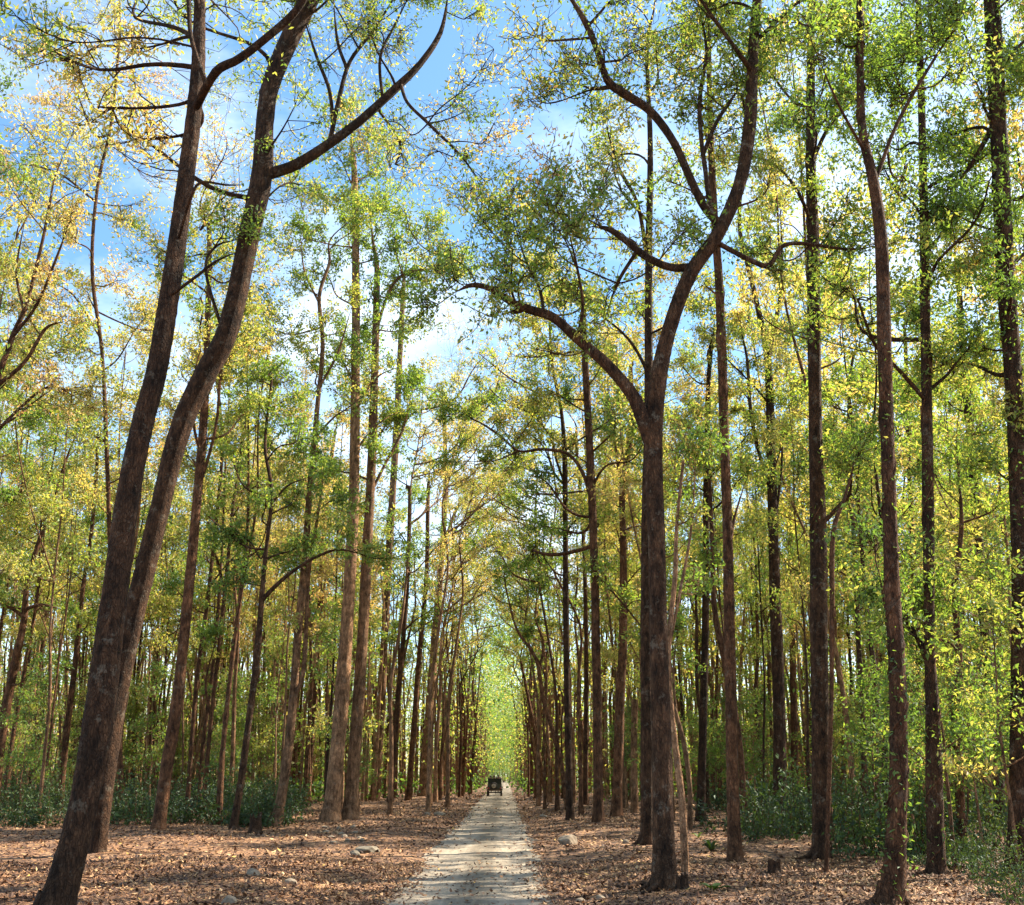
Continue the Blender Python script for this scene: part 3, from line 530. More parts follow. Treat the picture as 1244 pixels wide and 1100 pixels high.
hero('thinner one of two thick trunks standing together, the nearer to the road', (425, 995), [(425, 995, 23), (432, 900, 20), (440, 780, 18), (447, 650, 16), (452, 550, 14), (456, 420, 12), (458, 330, 9)], H=24, auto=(9, 13, 1.5, 2.6), tone=.42, k=16, bark=M_BARKP, vine=[(320, 600, 220, .4, .2)],
     limbs=[[(450, 600, 5), (470, 560, 5), (490, 520, 4), (500, 470, 3)], [(458, 400, 5), (475, 350, 5), (500, 330, 4), (545, 325, 3)]], clumps=[(520, 270, 55, 0, .4, 1), (490, 330, 45, 0, .38, .9), (550, 310, 45, 1, .45, .7), (510, 390, 40, 0, .5, .6)])
hero('forked slim trunk between the curved brown trunk and the two thick trunks', (335, 1005), [(335, 1005, 18), (348, 930, 15), (356, 850, 14), (362, 770, 13), (370, 690, 12), (376, 600, 10), (385, 500, 8), (392, 420, 7), (388, 360, 6), (400, 320, 5)],
     limbs=[[(357, 850, 7), (368, 820, 7), (372, 760, 7), (375, 700, 6), (384, 640, 5), (392, 580, 4)], [(388, 470, 4), (410, 430, 4), (425, 380, 3)], [(385, 370, 4), (370, 330, 3), (365, 290, 3)]], H=19, auto=(9, 11, 1.3, 2.5), tone=.5, bark=M_BARKP, clumps=[(350, 300, 50, 0, .55, .45), (330, 400, 50, 1, .5, .5), (395, 390, 45, 0, .6, .45), (360, 230, 50, 0, .62, .4), (420, 150, 55, 1, .64, .35), (400, 80, 60, 2, .64, .35), (470, 160, 50, 2, .66, .35)])
hero('thin dark tree beside the broken stump, one long branch sweeping towards the road', (283, 1008), [(283, 1008, 12), (294, 940, 11), (303, 870, 11), (312, 800, 11), (317, 740, 9), (322, 680, 7), (330, 600, 6), (322, 540, 5), (330, 460, 4)],
     limbs=[[(316, 735, 8), (335, 712, 7), (355, 695, 6), (378, 680, 5), (410, 668, 4), (440, 672, 3)], [(328, 610, 4), (350, 590, 3), (380, 580, 3)]], H=17, auto=(9, 9, 1.3, 2.3), tone=.42, bark=M_BARKD,
     clumps=[(290, 700, 40, 0, .33, .9), (270, 650, 36, 1, .35, .9)])
hero('dark straight trunk next to the two thick trunks on their road side', (455, 972), [(455, 972, 15), (462, 880, 13), (467, 780, 12), (472, 680, 12), (480, 550, 11), (486, 430, 9), (490, 350, 7)], H=25, bark=M_BARKP, auto=(10, 13, 1.6, 3), tone=.5)
hero('stout trunk with a pale lit side, behind the pale verge stone', (515, 968), [(515, 968, 17), (521, 880, 15), (528, 780, 12), (535, 700, 10), (541, 600, 8), (540, 520, 6)], H=24, bark=M_BARKP, auto=(11, 10, 1.6, 3.2), tone=.64, clumps=[(590, 400, 45, 3, .64, .6), (600, 340, 45, 5, .62, .6), (610, 560, 40, 8, .6, .6), (580, 600, 40, 5, .4, .7), (580, 520, 45, 0, .68, .6), (600, 475, 45, 2, .7, .6), (555, 440, 45, 0, .66, .7), (520, 470, 40, 0, .6, .7), (545, 380, 45, 1, .66, .6)], limbs=[[(537, 660, 6), (560, 610, 5), (600, 590, 4), (640, 565, 3)], [(541, 600, 5), (555, 540, 4), (575, 500, 3)]])
hero('slim trunk directly beside the stout verge trunk', (496, 972), [(496, 972, 9), (503, 880, 9), (510, 790, 8), (518, 700, 7), (520, 600, 6)], H=22, auto=(9, 10, 1.5, 2.8), tone=.5)
hero('slim trunk with ragged bark between dark straight and stout verge trunks', (474, 975), [(474, 975, 9), (480, 890, 9), (488, 800, 8), (495, 700, 7), (498, 600, 6)], H=22, auto=(9, 9, 1.5, 2.8), tone=.45)
hero('slim reddish trunk before the bushes, outside the big leaning tree', (72, 984), [(72, 984, 11), (80, 900, 10), (92, 800, 9), (100, 720, 7), (112, 640, 6), (118, 560, 5)], H=15, auto=(8, 7, 1.3, 2.4), tone=.45)
hero('brown leaning trunk before the bushes, the outermost on the stump side', (-8, 985), [(-8, 985, 15), (2, 900, 14), (15, 820, 13), (28, 760, 11), (35, 700, 8), (60, 620, 6), (80, 560, 4)], limbs=[[(30, 755, 6), (15, 740, 5), (-10, 730, 4)], [(34, 740, 6), (50, 735, 5), (75, 740, 4)]], H=14, auto=(7, 6, 1.4, 2.4), tone=.45)
hero('very thin winding tree rising tall just behind the big leaning tree', (150, 992), [(150, 992, 9), (142, 850, 8), (135, 700, 7), (130, 560, 7), (124, 430, 6), (112, 330, 6), (118, 230, 5), (135, 150, 5), (145, 40, 4), (142, -30, 3)],
     limbs=[[(135, 165, 4), (112, 160, 4), (85, 85, 3)], [(145, 50, 4), (115, 58, 4), (88, 82, 3)], [(116, 250, 4), (70, 210, 3), (20, 200, 3)], [(122, 420, 3), (90, 360, 3), (60, 340, 2)]], H=20, auto=(12, 12.5, 1.5, 3.2), tone=.68, flare=.1, dens=.8,
     clumps=[(110, 200, 60, 0, .62, .7), (160, 250, 60, 1, .62, .7), (60, 260, 60, 1, .6, .7), (100, 420, 60, 0, .6, .8), (60, 120, 50, 0, .66, .7), (150, 340, 50, 1, .66, .7), (180, 100, 60, 3, .62, .5), (30, 330, 60, 4, .6, .5), (190, 400, 50, 4, .55, .6), (20, 60, 50, 3, .5, .5), (100, 20, 60, 3, .62, .5), (250, 220, 60, 6, .6, .5), (280, 120, 60, 6, .62, .45), (60, 500, 50, 5, .4, .7)])
hero('slim trunk just beside the slender curved brown trunk', (227, 988), [(227, 988, 8), (233, 900, 7), (240, 820, 7), (252, 730, 6), (262, 640, 6), (270, 540, 5), (262, 450, 4)], H=18, auto=(9, 9, 1.3, 2.4), tone=.45)
hero('slim forked trunk before bushes, midway from curved trunk to dark branch tree', (246, 990), [(246, 990, 7), (254, 900, 7), (262, 820, 6), (275, 700, 6), (285, 600, 5), (300, 500, 4)], H=18, auto=(9, 9, 1.3, 2.4), tone=.5, limbs=[[(256, 880, 5), (250, 830, 4), (262, 780, 4)]])
hero('sunlit thin trunk between the forked slim trunk and the two thick trunks', (374, 976), [(374, 976, 8), (380, 880, 8), (386, 780, 7), (392, 660, 6), (405, 540, 5)], H=21, auto=(10, 9, 1.5, 2.6), tone=.5)
hero('tree with pinkish dry leaves whose bare branches fan out from beyond the edge', (-40, 1020), [(-40, 1020, 20), (-38, 850, 18), (-34, 700, 16), (-22, 560, 13), (-5, 470, 10), (15, 410, 8), (32, 370, 7), (50, 300, 5), (60, 250, 4)],
     limbs=[[(-5, 470, 8), (30, 440, 6), (55, 400, 5), (80, 390, 3)], [(14, 412, 6), (45, 370, 5), (70, 310, 4), (85, 270, 3)], [(28, 378, 5), (20, 330, 4), (30, 270, 3)], [(-20, 550, 7), (20, 500, 5), (60, 470, 4), (95, 480, 3)], [(-10, 480, 6), (-5, 400, 5), (5, 340, 4)]], H=17, auto=(7, 11, 1.4, 2.6), tone=.78, dens=.5)

# ------------------------------------------------------------------ copied trees of the stand behind
PROTO = []
spec = [(11, 24, .24, 9.5, 11, 1.7, 3.0, .44, .21, 1.0, False), (12, 26, .27, 11, 12, 1.8, 3.2, .56, .21, 1.0, True), (13, 22, .19, 8, 10, 1.5, 2.6, .40, .20, 1.0, False), (14, 25, .22, 10, 12, 1.8, 3.3, .64, .21, .9, True),
        (15, 21, .17, 7, 11, 1.6, 2.6, .52, .20, 1.0, False), (16, 27, .26, 12, 11, 1.9, 3.4, .60, .22, .9, True), (17, 19, .15, 6.5, 10, 1.4, 2.4, .47, .20, 1.0, True), (18, 23, .21, 9, 11, 1.7, 2.8, .70, .21, .85, False)]
for s in spec:
    w, l = proto_tree(s[0], s[1] * 1.17, s[2] * .6, s[3] * 1.25, s[4] + 2, s[5], s[6], s[7], .21, 1.0, fork=s[10], vine=40, nsub=8)
    PROTO.append((w.mesh('trunk', [[M_BARK, M_BARKP, M_BARKP, M_BARKD][s[0] % 4]]), l.mesh('crown', [M_LEAF], False), s[2]))  # half get the pale bark, sunlit look put into the colour
VERGE = []
for sd_, H, r, tn in [(31, 27, .15, .60), (32, 25, .13, .50), (33, 28, .16, .66), (34, 24, .12, .44)]:
    keep = RNG; RNG = np.random.default_rng(sd_); wood, leaf = MB(), MB(); m = 8; p = np.zeros((m, 3)); p[:, 2] = np.linspace(-.15, H, m)
    p[2:, 0] = np.linspace(.1, 1.6, m - 2) + RNG.normal(0, .35, m - 2); p[2:, 1] = RNG.normal(0, .4, m - 2)
    tr = catmull(p, 4); q = np.linspace(0, 1, len(tr)); rad = r * (1 - .9 * q) * (1 + .5 * np.exp(-q * 45)); tube(wood, tr, rad, 8, .06)
    for i in range(17):
        k = RNG.integers(13, len(tr)); a = tr[k]; az = RNG.normal(0, .8) if i % 2 else RNG.uniform(0, 6.28); rc = RNG.uniform(1.2, 4.2) if i % 2 else RNG.uniform(.8, 2.6)
        clump(wood, leaf, a, a + np.array([math.cos(az) * rc, math.sin(az) * rc * 1.2, rc * RNG.uniform(.4, 1.2)]), RNG.uniform(1.0, 1.7), .02 + rc * .014, 7, 22, .19, tn, True)
    RNG = keep; VERGE.append((wood.mesh('trunk', [[M_BARK, M_BARKP][sd_ % 2]]), leaf.mesh('crown', [M_LEAF], False)))
def put(name, meshes, loc, rz, sc, label, cat, group, parts=('trunk', 'crown')):
    root = thing(name, label, cat, loc, group, rz); root.scale = sc
    for pn, me in zip(parts, meshes): link(pn, me, root)
    return root
ORD = 'first second third fourth fifth sixth seventh eighth ninth tenth eleventh twelfth thirteenth fourteenth fifteenth sixteenth seventeenth eighteenth nineteenth twentieth'.split()
def ordn(i):
    if i < 20: return ORD[i]
    t, u = divmod(i + 1, 10); T = ['', '', 'twenty', 'thirty', 'forty', 'fifty'][t]
    return f'{T}-{ORD[u - 1]}' if u else {2: 'twentieth', 3: 'thirtieth', 4: 'fortieth', 5: 'fiftieth'}[t]
# place with spacing
occupied = [(t[2].location[0], t[2].location[1]) for t in TREES]
spots = []
rg = np.random.default_rng(21)
def free(x, y, dmin): return all((x - a) ** 2 + (y - b) ** 2 > dmin ** 2 for a, b in occupied)
# rows along both verges
for side in (-1, 1):
    y = 62.0 if side < 0 else 62.0
    while y < 118:
        x = ROAD_X + side * (rg.uniform(3.1, 4.6) if rg.uniform() < .6 else rg.uniform(4.6, 6.5))
        if free(x, y, 1.5): occupied.append((x, y)); spots.append((x, y, 'verge'))
        y += rg.uniform(3.0, 8.0)
tries = 0
while len(spots) < 240 and tries < 40000:
    tries += 1
    y = math.sqrt(rg.uniform(25 ** 2, 118 ** 2)); x = rg.uniform(-.56, .56) * y
    if abs(x - ROAD_X) < 3.6 or not free(x, y, 2.6): continue
    bx_ = to_px((x, y, 0))[0]
    if any(y < hd + 3 and abs(bx_ - hx) < 17 for hx, hd, _ in TREES): continue
    if y < 62 and (290 < bx_ < 470 or 675 < bx_ < 705): continue
    if y < 46 and 420 < bx_ < 790: continue
    if y < 36 and 175 < bx_ < 1020: continue
    occupied.append((x, y)); spots.append((x, y, 'stand'))
ANCH = [(-400, 'left edge'), (100, 'big leaning tree'), (192, 'curved brown trunk'), (283, 'dark branch tree'), (335, 'forked slim trunk'), (401, 'two thick trunks'), (515, 'stout verge trunk'),
        (600, 'the road'), (693, 'verge trunk'), (749, 'two tone trunk'), (808, 'mossy forked tree'), (893, 'rust brown trunk'), (998, 'thick straight trunk'), (1083, 'vine wrapped trunk'), (1138, 'rough dark trunk'), (1600, 'open side')]
from collections import defaultdict
def past(gi, i, n, what):
    lo, hi = ANCH[gi][1], ANCH[gi + 1][1]
    if hi == 'the road': return f'{ordn(n - 1 - i)} {what} on the stump side of the road, counted outwards from it'
    if lo == 'the road': return f'{ordn(i)} {what} on the boulder side of the road, counted outwards from it'
    if gi < 7: return f'{ordn(n - 1 - i)} {what} past the {hi}, counting away from the road'
    return f'{ordn(i)} {what} past the {lo}, counting away from the road'
gaps = defaultdict(list)
for s_ in spots:
    x, y, kd = s_; z = float(gz(x, y)); px = to_px((x, y, z))[0]
    gi = max(i for i in range(len(ANCH) - 1) if ANCH[i][0] <= px or i == 0)
    band = 0 if y < 78 else 1
    gaps[(gi, band)].append((px, x, y, z, kd))
for (gi, band), lst in gaps.items():
    lst.sort()
    for i, (px, x, y, z, kd) in enumerate(lst):
        pi = int(rg.integers(0, len(PROTO))); s = rg.uniform(.82, 1.15); th = s * rg.uniform(.6, 1.3)
        far = ['slim trunk', 'far slim trunk'][band]
        gn = [f'slim trunks of the middle distance', f'slim trunks of the far stand'][band]
        lab = past(gi, i, len(lst), far)
        if kd == 'verge': put('slim_tree', VERGE[pi % 4], (x, y, z), (0 if x < 0 else math.pi) + rg.uniform(-.5, .5), (s, s, s), lab, 'tree', gn)
        else: put('slim_tree', PROTO[pi][:2], (x, y, z), rg.uniform(0, 6.28), (th, th, s), lab, 'tree', gn)
# unseen trees added outside the frame, those on the right for shade, near the camera
for oi_, (x, y, pi, s) in enumerate([(17, 14, 4, 1), (20, 26, 0, .9), (27, 38, 3, .9), (26, 16, 7, 1), (-15, 14, 4, .95), (-19, 22, 0, .9), (-24, 30, 3, 1), (11.5, 3, 0, .9)]):
    put('slim_tree', PROTO[pi][:2], (x, y, float(gz(x, y))), x * 3.7, (s, s, s), f'{ordn(oi_)} slim tree beside the near road, standing outside the view', 'tree', 'slim trees beside the near road')

# ------------------------------------------------------------------ saplings and bushes
SAP = []
for i, (H, n, R, reach, tn) in enumerate([(7, 9, .9, 1.2, .30), (9, 11, 1.0, 1.5, .42), (6, 8, .8, 1.1, .36), (8, 10, 1.0, 1.3, .5), (5, 8, .8, 1.0, .28)]):
    w, l = proto_tree(50 + i, H, .055, 1.8, n, R, reach, tn, .17, 1.0, nsub=7, lean=.06)
    SAP.append((w.mesh('trunk', [M_BARKP]), l.mesh('crown', [M_LEAF], False)))
BUSH = []
def proto_bush(seed, H, R, n, L, tone):
    global RNG
    keep = RNG; RNG = np.random.default_rng(seed); w, l = MB(), MB()
    for i in range(n):
        az = RNG.uniform(0, 6.28); r = R * math.sqrt(RNG.uniform(0, 1)); h = H * RNG.uniform(.2, 1.1)
        a = np.array([math.cos(az) * r * .25, math.sin(az) * r * .25, -.05]); c = np.array([math.cos(az) * r, math.sin(az) * r, h]); a = a * [3, 3, 1]
        st = wiggle(a, c, 6, .07); tube(w, np.vstack([[0, 0, -.06], st]), np.r_[.016, np.linspace(.014, .005, 6)], 4)
        m = 30; tt = RNG.uniform(.8, 5, m); k = np.clip(tt.astype(int), 0, 4); f = (tt - k)[:, None]
        leaves(l, st[k] * (1 - f) + st[k + 1] * f + RNG.normal(0, .13, (m, 3)), L, np.clip(tone + RNG.normal(0, .08, m) + RNG.normal(0, .04), 0, 1), wid=.45)
    RNG = keep; return w, l
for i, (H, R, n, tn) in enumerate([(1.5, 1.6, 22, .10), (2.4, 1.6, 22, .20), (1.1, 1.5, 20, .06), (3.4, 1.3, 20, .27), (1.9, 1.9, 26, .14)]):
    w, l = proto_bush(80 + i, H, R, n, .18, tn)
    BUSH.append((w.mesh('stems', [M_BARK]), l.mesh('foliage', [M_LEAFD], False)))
sapl = defaultdict(list)
def side_of(px): 
    gi = max(i for i in range(len(ANCH) - 1) if ANCH[i][0] <= px or i == 0); return gi
rg = np.random.default_rng(5)
cand = []
while len(cand) < 95:
    y = math.sqrt(rg.uniform(26 ** 2, 105 ** 2)); x = rg.uniform(-.5, .52) * y
    if abs(x - ROAD_X) < 3.8: continue
    if y < 48 and -14 < x < 9: continue
    bx_ = to_px((x, y, 0))[0]
    if any(y < hd + 3 and abs(bx_ - hx) < 17 for hx, hd, _ in TREES): continue
    cand.append((to_px((x, y, 0))[0], x, y))
for (px, dist) in [(1105, 30), (1150, 27), (1185, 30), (1225, 25), (1165, 34), (1200, 38), (1232, 31), (1060, 40), (1120, 44)]:
    p = P(px, 940, dist); cand.append((px, p[0], dist))
for c in cand: sapl[side_of(c[0])].append(c)
for gi, lst in sapl.items():
    lst.sort()
    for i, (px, x, y) in enumerate(lst):
        pi = int(rg.integers(0, len(SAP))); s = rg.uniform(.8, 1.25)
        put('sapling', SAP[pi], (x, y, float(gz(x, y))), rg.uniform(0, 6.28), (s, s, s), past(gi, i, len(lst), 'leafy sapling'), 'sapling', 'leafy green saplings under the tall trees')
bl = defaultdict(list)
n = 0
while n < 165:
    if rg.uniform() < .55: y = rg.uniform(48, 92); x = -rg.uniform(.20, .50) * y
    else: y = rg.uniform(29, 80); x = rg.uniform(.20, .52) * y
    if x > 0 and y < 34 and x < .3 * y: continue
    if abs(x) < 9.5 : continue
    px = to_px((x, y, 0))[0]; bl[side_of(px)].append((px, x, y)); n += 1
for (px, dist) in [(1190, 23), (1215, 21), (1240, 19), (1225, 25), (1175, 26), (900, 42), (925, 37), (935, 44), (1040, 32), (1060, 30), (1110, 28), (1160, 29), (1130, 33), (1020, 36)]:
    p = P(px, 940, dist); bl[side_of(px)].append((px, p[0], dist))
for gi, lst in bl.items():
    lst.sort()
    for i, (px, x, y) in enumerate(lst):
        pi = int(rg.integers(0, len(BUSH))); s = rg.uniform(.75, 1.3) * (.45 if y < 30 else .9)
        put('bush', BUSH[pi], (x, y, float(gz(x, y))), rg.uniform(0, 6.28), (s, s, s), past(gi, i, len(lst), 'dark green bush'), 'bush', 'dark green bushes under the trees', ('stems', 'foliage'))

# ------------------------------------------------------------------ far wood that reads as one mass
mb = MB(); rg = np.random.default_rng(9); RNG = np.random.default_rng(10)
N = 3500
for i in range(N):
    y = (math.sqrt(rg.uniform(84 ** 2, 400 ** 2)) if i % 3 else rg.uniform(84, 190)) if i > 320 else rg.uniform(112, 430)
    x = rg.uniform(-.62, .62) * y if i > 320 else ROAD_X + (1 if i % 2 else -1) * rg.uniform(3.2, 7)
    if (y < 320 and abs(x - ROAD_X) < 3.1) or (y < 112 and abs(x - ROAD_X) < 9): continue
    H = rg.uniform(17, 27); r = rg.uniform(.08, .19); z = float(gz(x, y))
    p = np.array([[x, y, z - .1], [x + rg.normal(0, .25), y, z + H * .35], [x + rg.normal(0, .7), y, z + H * .7], [x + rg.normal(0, 1), y, z + H]])
    tube(mb, p, [r * 1.2, r * .85, r * .6, r * .2], 5, mat=int(rg.integers(1, 4)), tone=.5)
    m = 95; zc = rg.uniform(.14, 1.02, 9) * H; cc = np.stack([x + rg.normal(0, 1.9, 9), y + rg.normal(0, 1.6, 9), z + zc], -1)
    c = cc[rg.integers(0, 9, m)] + rg.normal(0, .85, (m, 3))
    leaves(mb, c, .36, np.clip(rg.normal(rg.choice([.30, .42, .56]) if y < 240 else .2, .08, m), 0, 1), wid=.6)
    if i % 3 == 0:
        c = np.array([x, y, z + 1]) + rg.normal(0, 1, (30, 3)) * [1.4, 1, .8]; leaves(mb, c, .4, np.clip(rg.normal(.15, .07, 30), 0, 1), wid=.6)
for i in range(2100):                                            # leafy undergrowth and saplings far between the trunks
    y = math.sqrt(rg.uniform(88 ** 2, 400 ** 2)) if i > 150 else rg.uniform(325, 400); x = rg.uniform(-.6, .6) * y if i > 150 else rg.uniform(-14, 13)
    if y < 325 and abs(x - ROAD_X) < 5: continue
    z = rg.uniform(.6, 13) if i > 150 else rg.uniform(1, 24); m = 55 if i > 150 else 240
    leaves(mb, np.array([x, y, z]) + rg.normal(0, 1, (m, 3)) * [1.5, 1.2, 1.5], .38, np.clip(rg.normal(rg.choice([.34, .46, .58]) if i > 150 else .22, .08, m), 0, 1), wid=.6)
for i in range(560):
    y = rg.uniform(115, 425); x = ROAD_X + rg.uniform(-3.8, 3.8); z = rg.uniform(max(3.5, 21 - (y - 110) * .10), 28); m = 60
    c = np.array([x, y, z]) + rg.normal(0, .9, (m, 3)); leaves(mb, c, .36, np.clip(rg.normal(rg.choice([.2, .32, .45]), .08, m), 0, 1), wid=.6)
tag(link('distant_forest', mb.mesh('distant_forest', [M_LEAF, M_BARK, M_BARKP, M_BARKP], False)), 'dense far wood of thin trunks and yellow green leaves closing off the road', 'forest', kind='stuff')
RNG = np.random.default_rng(33)

# ------------------------------------------------------------------ rocks, stumps, small plants
def rock(label, px, py, wpx, hpx, mat=None, seed=0, group=None, name='rock'):
    g = ground_at(px, py); s = optical(g) / F; w, h = wpx * s, hpx * s
    bm = bmesh.new(); bmesh.ops.create_icosphere(bm, subdivisions=4, radius=1)
    r = np.random.default_rng(seed); pl = norm(r.normal(0, 1, (11, 3))); of = r.uniform(.62, .92, 11)
    for v in bm.verts:
        p = np.array(v.co)
        for a, b in zip(pl, of):
            d = p @ a - b
            if d > 0: p = p - a * d * .9
        p *= 1 + .03 * math.sin(p[0] * 9 + seed) * math.sin(p[1] * 8 + p[2] * 7)
        v.co = Vector((p[0] * w * .55, p[1] * w * .45, p[2] * h * .62 + h * .2))
    me = bpy.data.meshes.new(name); bm.to_mesh(me); bm.free(); me.materials.append(mat or M_ROCK)
    o = link(name, me, None, g); o.rotation_euler = (0, 0, .3 * (seed % 5) - .6); return tag(o, label, 'rock', group)
rock('pale rounded boulder on the leaves just beside the road', 690, 1026, 24, 15, seed=3)
rock('dark mossy flat rock among the leaves near the stone heap', 446, 1036, 30, 11, M_ROCKD, 4)
rock('smaller dark rock leaning on the mossy flat rock', 430, 1040, 15, 8, M_ROCKD, 5)
rock('pale stone in the leaves, the first one in front of the broken stump', 307, 1064, 17, 11, seed=6)
rock('half buried grey stone beside the pale stone in front of the stump', 352, 1075, 16, 9, seed=7)
rock('tan stone in the leaves, the lowest of all stones in view', 278, 1098, 18, 12, seed=8)
rock('pale stone on the verge in front of the stout verge trunk', 534, 991, 14, 6, seed=9)
rock('small pale stone beside the verge stone', 519, 990, 9, 4, seed=10)
rock('small pale stone at the foot of the big forked tree', 730, 1093, 13, 7, seed=11)
rock('small buried stone in leaves right of boulder', 761, 1025, 9, 6, seed=12)
rock('pale cobble between the road and the foot of the big forked tree', 706, 1096, 12, 6, seed=13)
rock('small pale stone on the verge beyond the boulder', 660, 993, 10, 5, seed=14)
rock('tiny dark stone lying on the dirt road at the bottom', 541, 1096, 6, 3, M_ROCKD, 15)
rg = np.random.default_rng(4)
wh = 'tiny smallest flat broad rounded angular pale tan greyish chipped long low'.split()
for i in range(12):
    x, y = 392 + i * 4.4 + rg.uniform(-2, 2), 1006 + (i % 4) * 6 + rg.uniform(-2, 2)
    rock(f'{wh[i]} stone, {ordn(i)} from the outer end of the stone heap before thick trunks', x, y, rg.uniform(5, 10), rg.uniform(3, 5.5), None, 20 + i, 'stones heaped before the two thick trunks', 'stone')

def stump(label, px, py, wpx, hpx, seed):
    g = ground_at(px, py); s = optical(g) / F; r0, h = wpx * s / 2, hpx * s; r = np.random.default_rng(seed)
    k, n = 18, 8; V = []; jag = r.uniform(.72, 1.0, k)
    for j in range(k):
        if r.uniform() < .3: jag[j] += .18
    for i in range(n):
        t = i / (n - 1); a = np.arange(k) * 2 * math.pi / k
        rr = r0 * (1 + .5 * (1 - t) ** 4) * (1 + .10 * np.sin(3 * a + seed) + .05 * np.sin(7 * a)); z = t * h * (1 - t * (1 - jag))
        V.append(np.stack([np.cos(a) * rr, np.sin(a) * rr, z - .04], -1))
    a = np.arange(k) * 2 * math.pi / k
    V.append(np.stack([np.cos(a) * r0 * .8, np.sin(a) * r0 * .8, h * jag * .98 - .03], -1)); V.append(np.stack([np.cos(a) * r0 * .5, np.sin(a) * r0 * .5, np.full(k, h * .6)], -1)); V.append(np.stack([np.cos(a) * .01, np.sin(a) * .01, np.full(k, h * .55)], -1))
    V = np.concatenate(V); n = len(V) // k; mb = MB(); i = np.arange(n - 1)[:, None] * k; j = np.arange(k)[None]; j2 = (j + 1) % k
    mb.add(V, np.stack([i + j, i + j2, i + k + j2, i + k + j], -1))
    return tag(link('tree_stump', mb.mesh('tree_stump', [M_BARKD], False), None, g), label, 'stump')
stump('dark broken tree stump on the leaves beside the forked slim trunk', 309, 1013, 14, 23, 1)
stump('low rotten dark stump on the leaves near the rust brown trunk', 941, 1062, 16, 20, 2)
stump('low grey stump leaning on the foot of the big forked tree', 829, 1082, 15, 22, 3)

def rosette(label, px, py, wpx, hpx, n, tone, name, cat, lw=.14, seed=0):
    g = ground_at(px, py); s = optical(g) / F; R, h = wpx * s / 2, hpx * s; r = np.random.default_rng(seed); mb = MB()
    for i in range(n):
        az = i * 2.4 + r.uniform(-.3, .3); e = r.uniform(.3, 1.0); L = R * r.uniform(.75, 1.1); d = np.array([math.cos(az), math.sin(az), 0]); sd_ = np.array([-d[1], d[0], 0])
        t = np.linspace(0, 1, 7)[:, None]; spine = d * (L * t) + np.array([0, 0, 1]) * (h * (e * 1.6 * t - e * .9 * t ** 2.2)); w = (L * lw * np.sin(np.pi * np.clip(t, .04, .985)) ** .7)
        a = spine + sd_ * w + [0, 0, .012]; b = spine; c = spine - sd_ * w + [0, 0, .012]; V = np.concatenate([a, b, c]); q = []
        for k in range(6): q += [(k, k + 1, 8 + k, 7 + k), (7 + k, 8 + k, 15 + k, 14 + k)]
        mb.add(V, q, 0, np.clip(tone + r.normal(0, .05), 0, 1))
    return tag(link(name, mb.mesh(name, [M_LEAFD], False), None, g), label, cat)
rosette('dark green fern like plant on the leaves between forked tree and rust brown trunk', 864, 1036, 24, 20, 26, .02, 'fern', 'plant', .16, 1)
rosette('bright green broad leaved seedling on the leaves near the bottom edge', 866, 1082, 44, 12, 6, .38, 'seedling', 'plant', .26, 2)
rosette('small green seedling behind the dark fern', 848, 1018, 18, 9, 7, .42, 'seedling', 'plant', .24, 3)
rosette('tiny green seedling at the foot of the dark leafy bushes', 912, 1020, 16, 12, 9, .25, 'seedling', 'plant', .2, 4)
rosette('yellow green seedling beside the thick straight trunk', 968, 1022, 16, 10, 8, .5, 'seedling', 'plant', .24, 5)
# feathery palm like bush in front of the narrow forked trunk
rosette('feathery arching palm bush before the narrow forked trunk', 930, 1002, 70, 78, 30, .16, 'palm_bush', 'bush', .07, 6)
# fallen branch by the forked tree
def stick(label, pts, w):
    q = np.array([ground_at(*p) + [0, 0, .05] for p in pts]); g = q[0].copy(); mb = MB(); s = optical(g) / F
    tube(mb, catmull(q - g, 4), np.linspace(w * s / 2, w * s * .2, (len(pts) - 1) * 4 + 1), 7, .08)
    return tag(link('fallen_branch', mb.mesh('fallen_branch', [M_BARKD]), None, g), label, 'branch')
stick('dark fallen branch lying at the foot of the big forked tree', [(796, 1080), (780, 1076), (765, 1081), (748, 1079)], 8)
stick('thin fallen branch lying behind the fern and rust brown trunk', [(838, 1008), (860, 1003), (885, 1001)], 4)
stick('pale thin fallen branch before the crooked grey trunk', [(1150, 1078), (1172, 1066), (1200, 1070), (1225, 1060)], 4)
# ------------------------------------------------------------------ safari vehicle and riders
def bx(bm, c, s, bev=.0, rot=None):
    r = bmesh.ops.create_cube(bm, size=1); M = Matrix.Translation(c) @ (rot or Matrix.Identity(4)) @ Matrix.Diagonal((*s, 1)); bmesh.ops.transform(bm, matrix=M, verts=r['verts'])
    if bev: bmesh.ops.bevel(bm, geom=list({e for v in r['verts'] for e in v.link_edges}), offset=bev, segments=2, affect='EDGES', clamp_overlap=True)
def bobj(name, bm, m, parent, sm=False):
    me = bpy.data.meshes.new(name); bm.to_mesh(me); bm.free(); me.materials.append(m)
    for p in me.polygons: p.use_smooth = sm
    return link(name, me, parent)
def lathe_x(prof, k=28):
    bm = bmesh.new(); rings = []
    for (x, r) in prof: rings.append([bm.verts.new((x, r * math.cos(a), r * math.sin(a))) for a in [i * 2 * math.pi / k for i in range(k)]])
    for a, b in zip(rings, rings[1:]):
        for i in range(k): bm.faces.new((a[i], a[(i + 1) % k], b[(i + 1) % k], b[i]))
    bm.faces.new(rings[0][::-1]); bm.faces.new(rings[-1]); return bm
M_BODY = plain_mat('green_brown_paint', (.045, .05, .035), .45, 0, .2, 3); M_CANV = plain_mat('dark_canvas', (.03, .035, .028), .9, 0, .3, 10)
M_TYRE = plain_mat('tyre_rubber', (.035, .03, .027), .9); M_RIM = plain_mat('dusty_rim', (.42, .39, .34), .6, 0, .2); M_GLASS = plain_mat('lamp_red', (.35, .02, .02), .3)
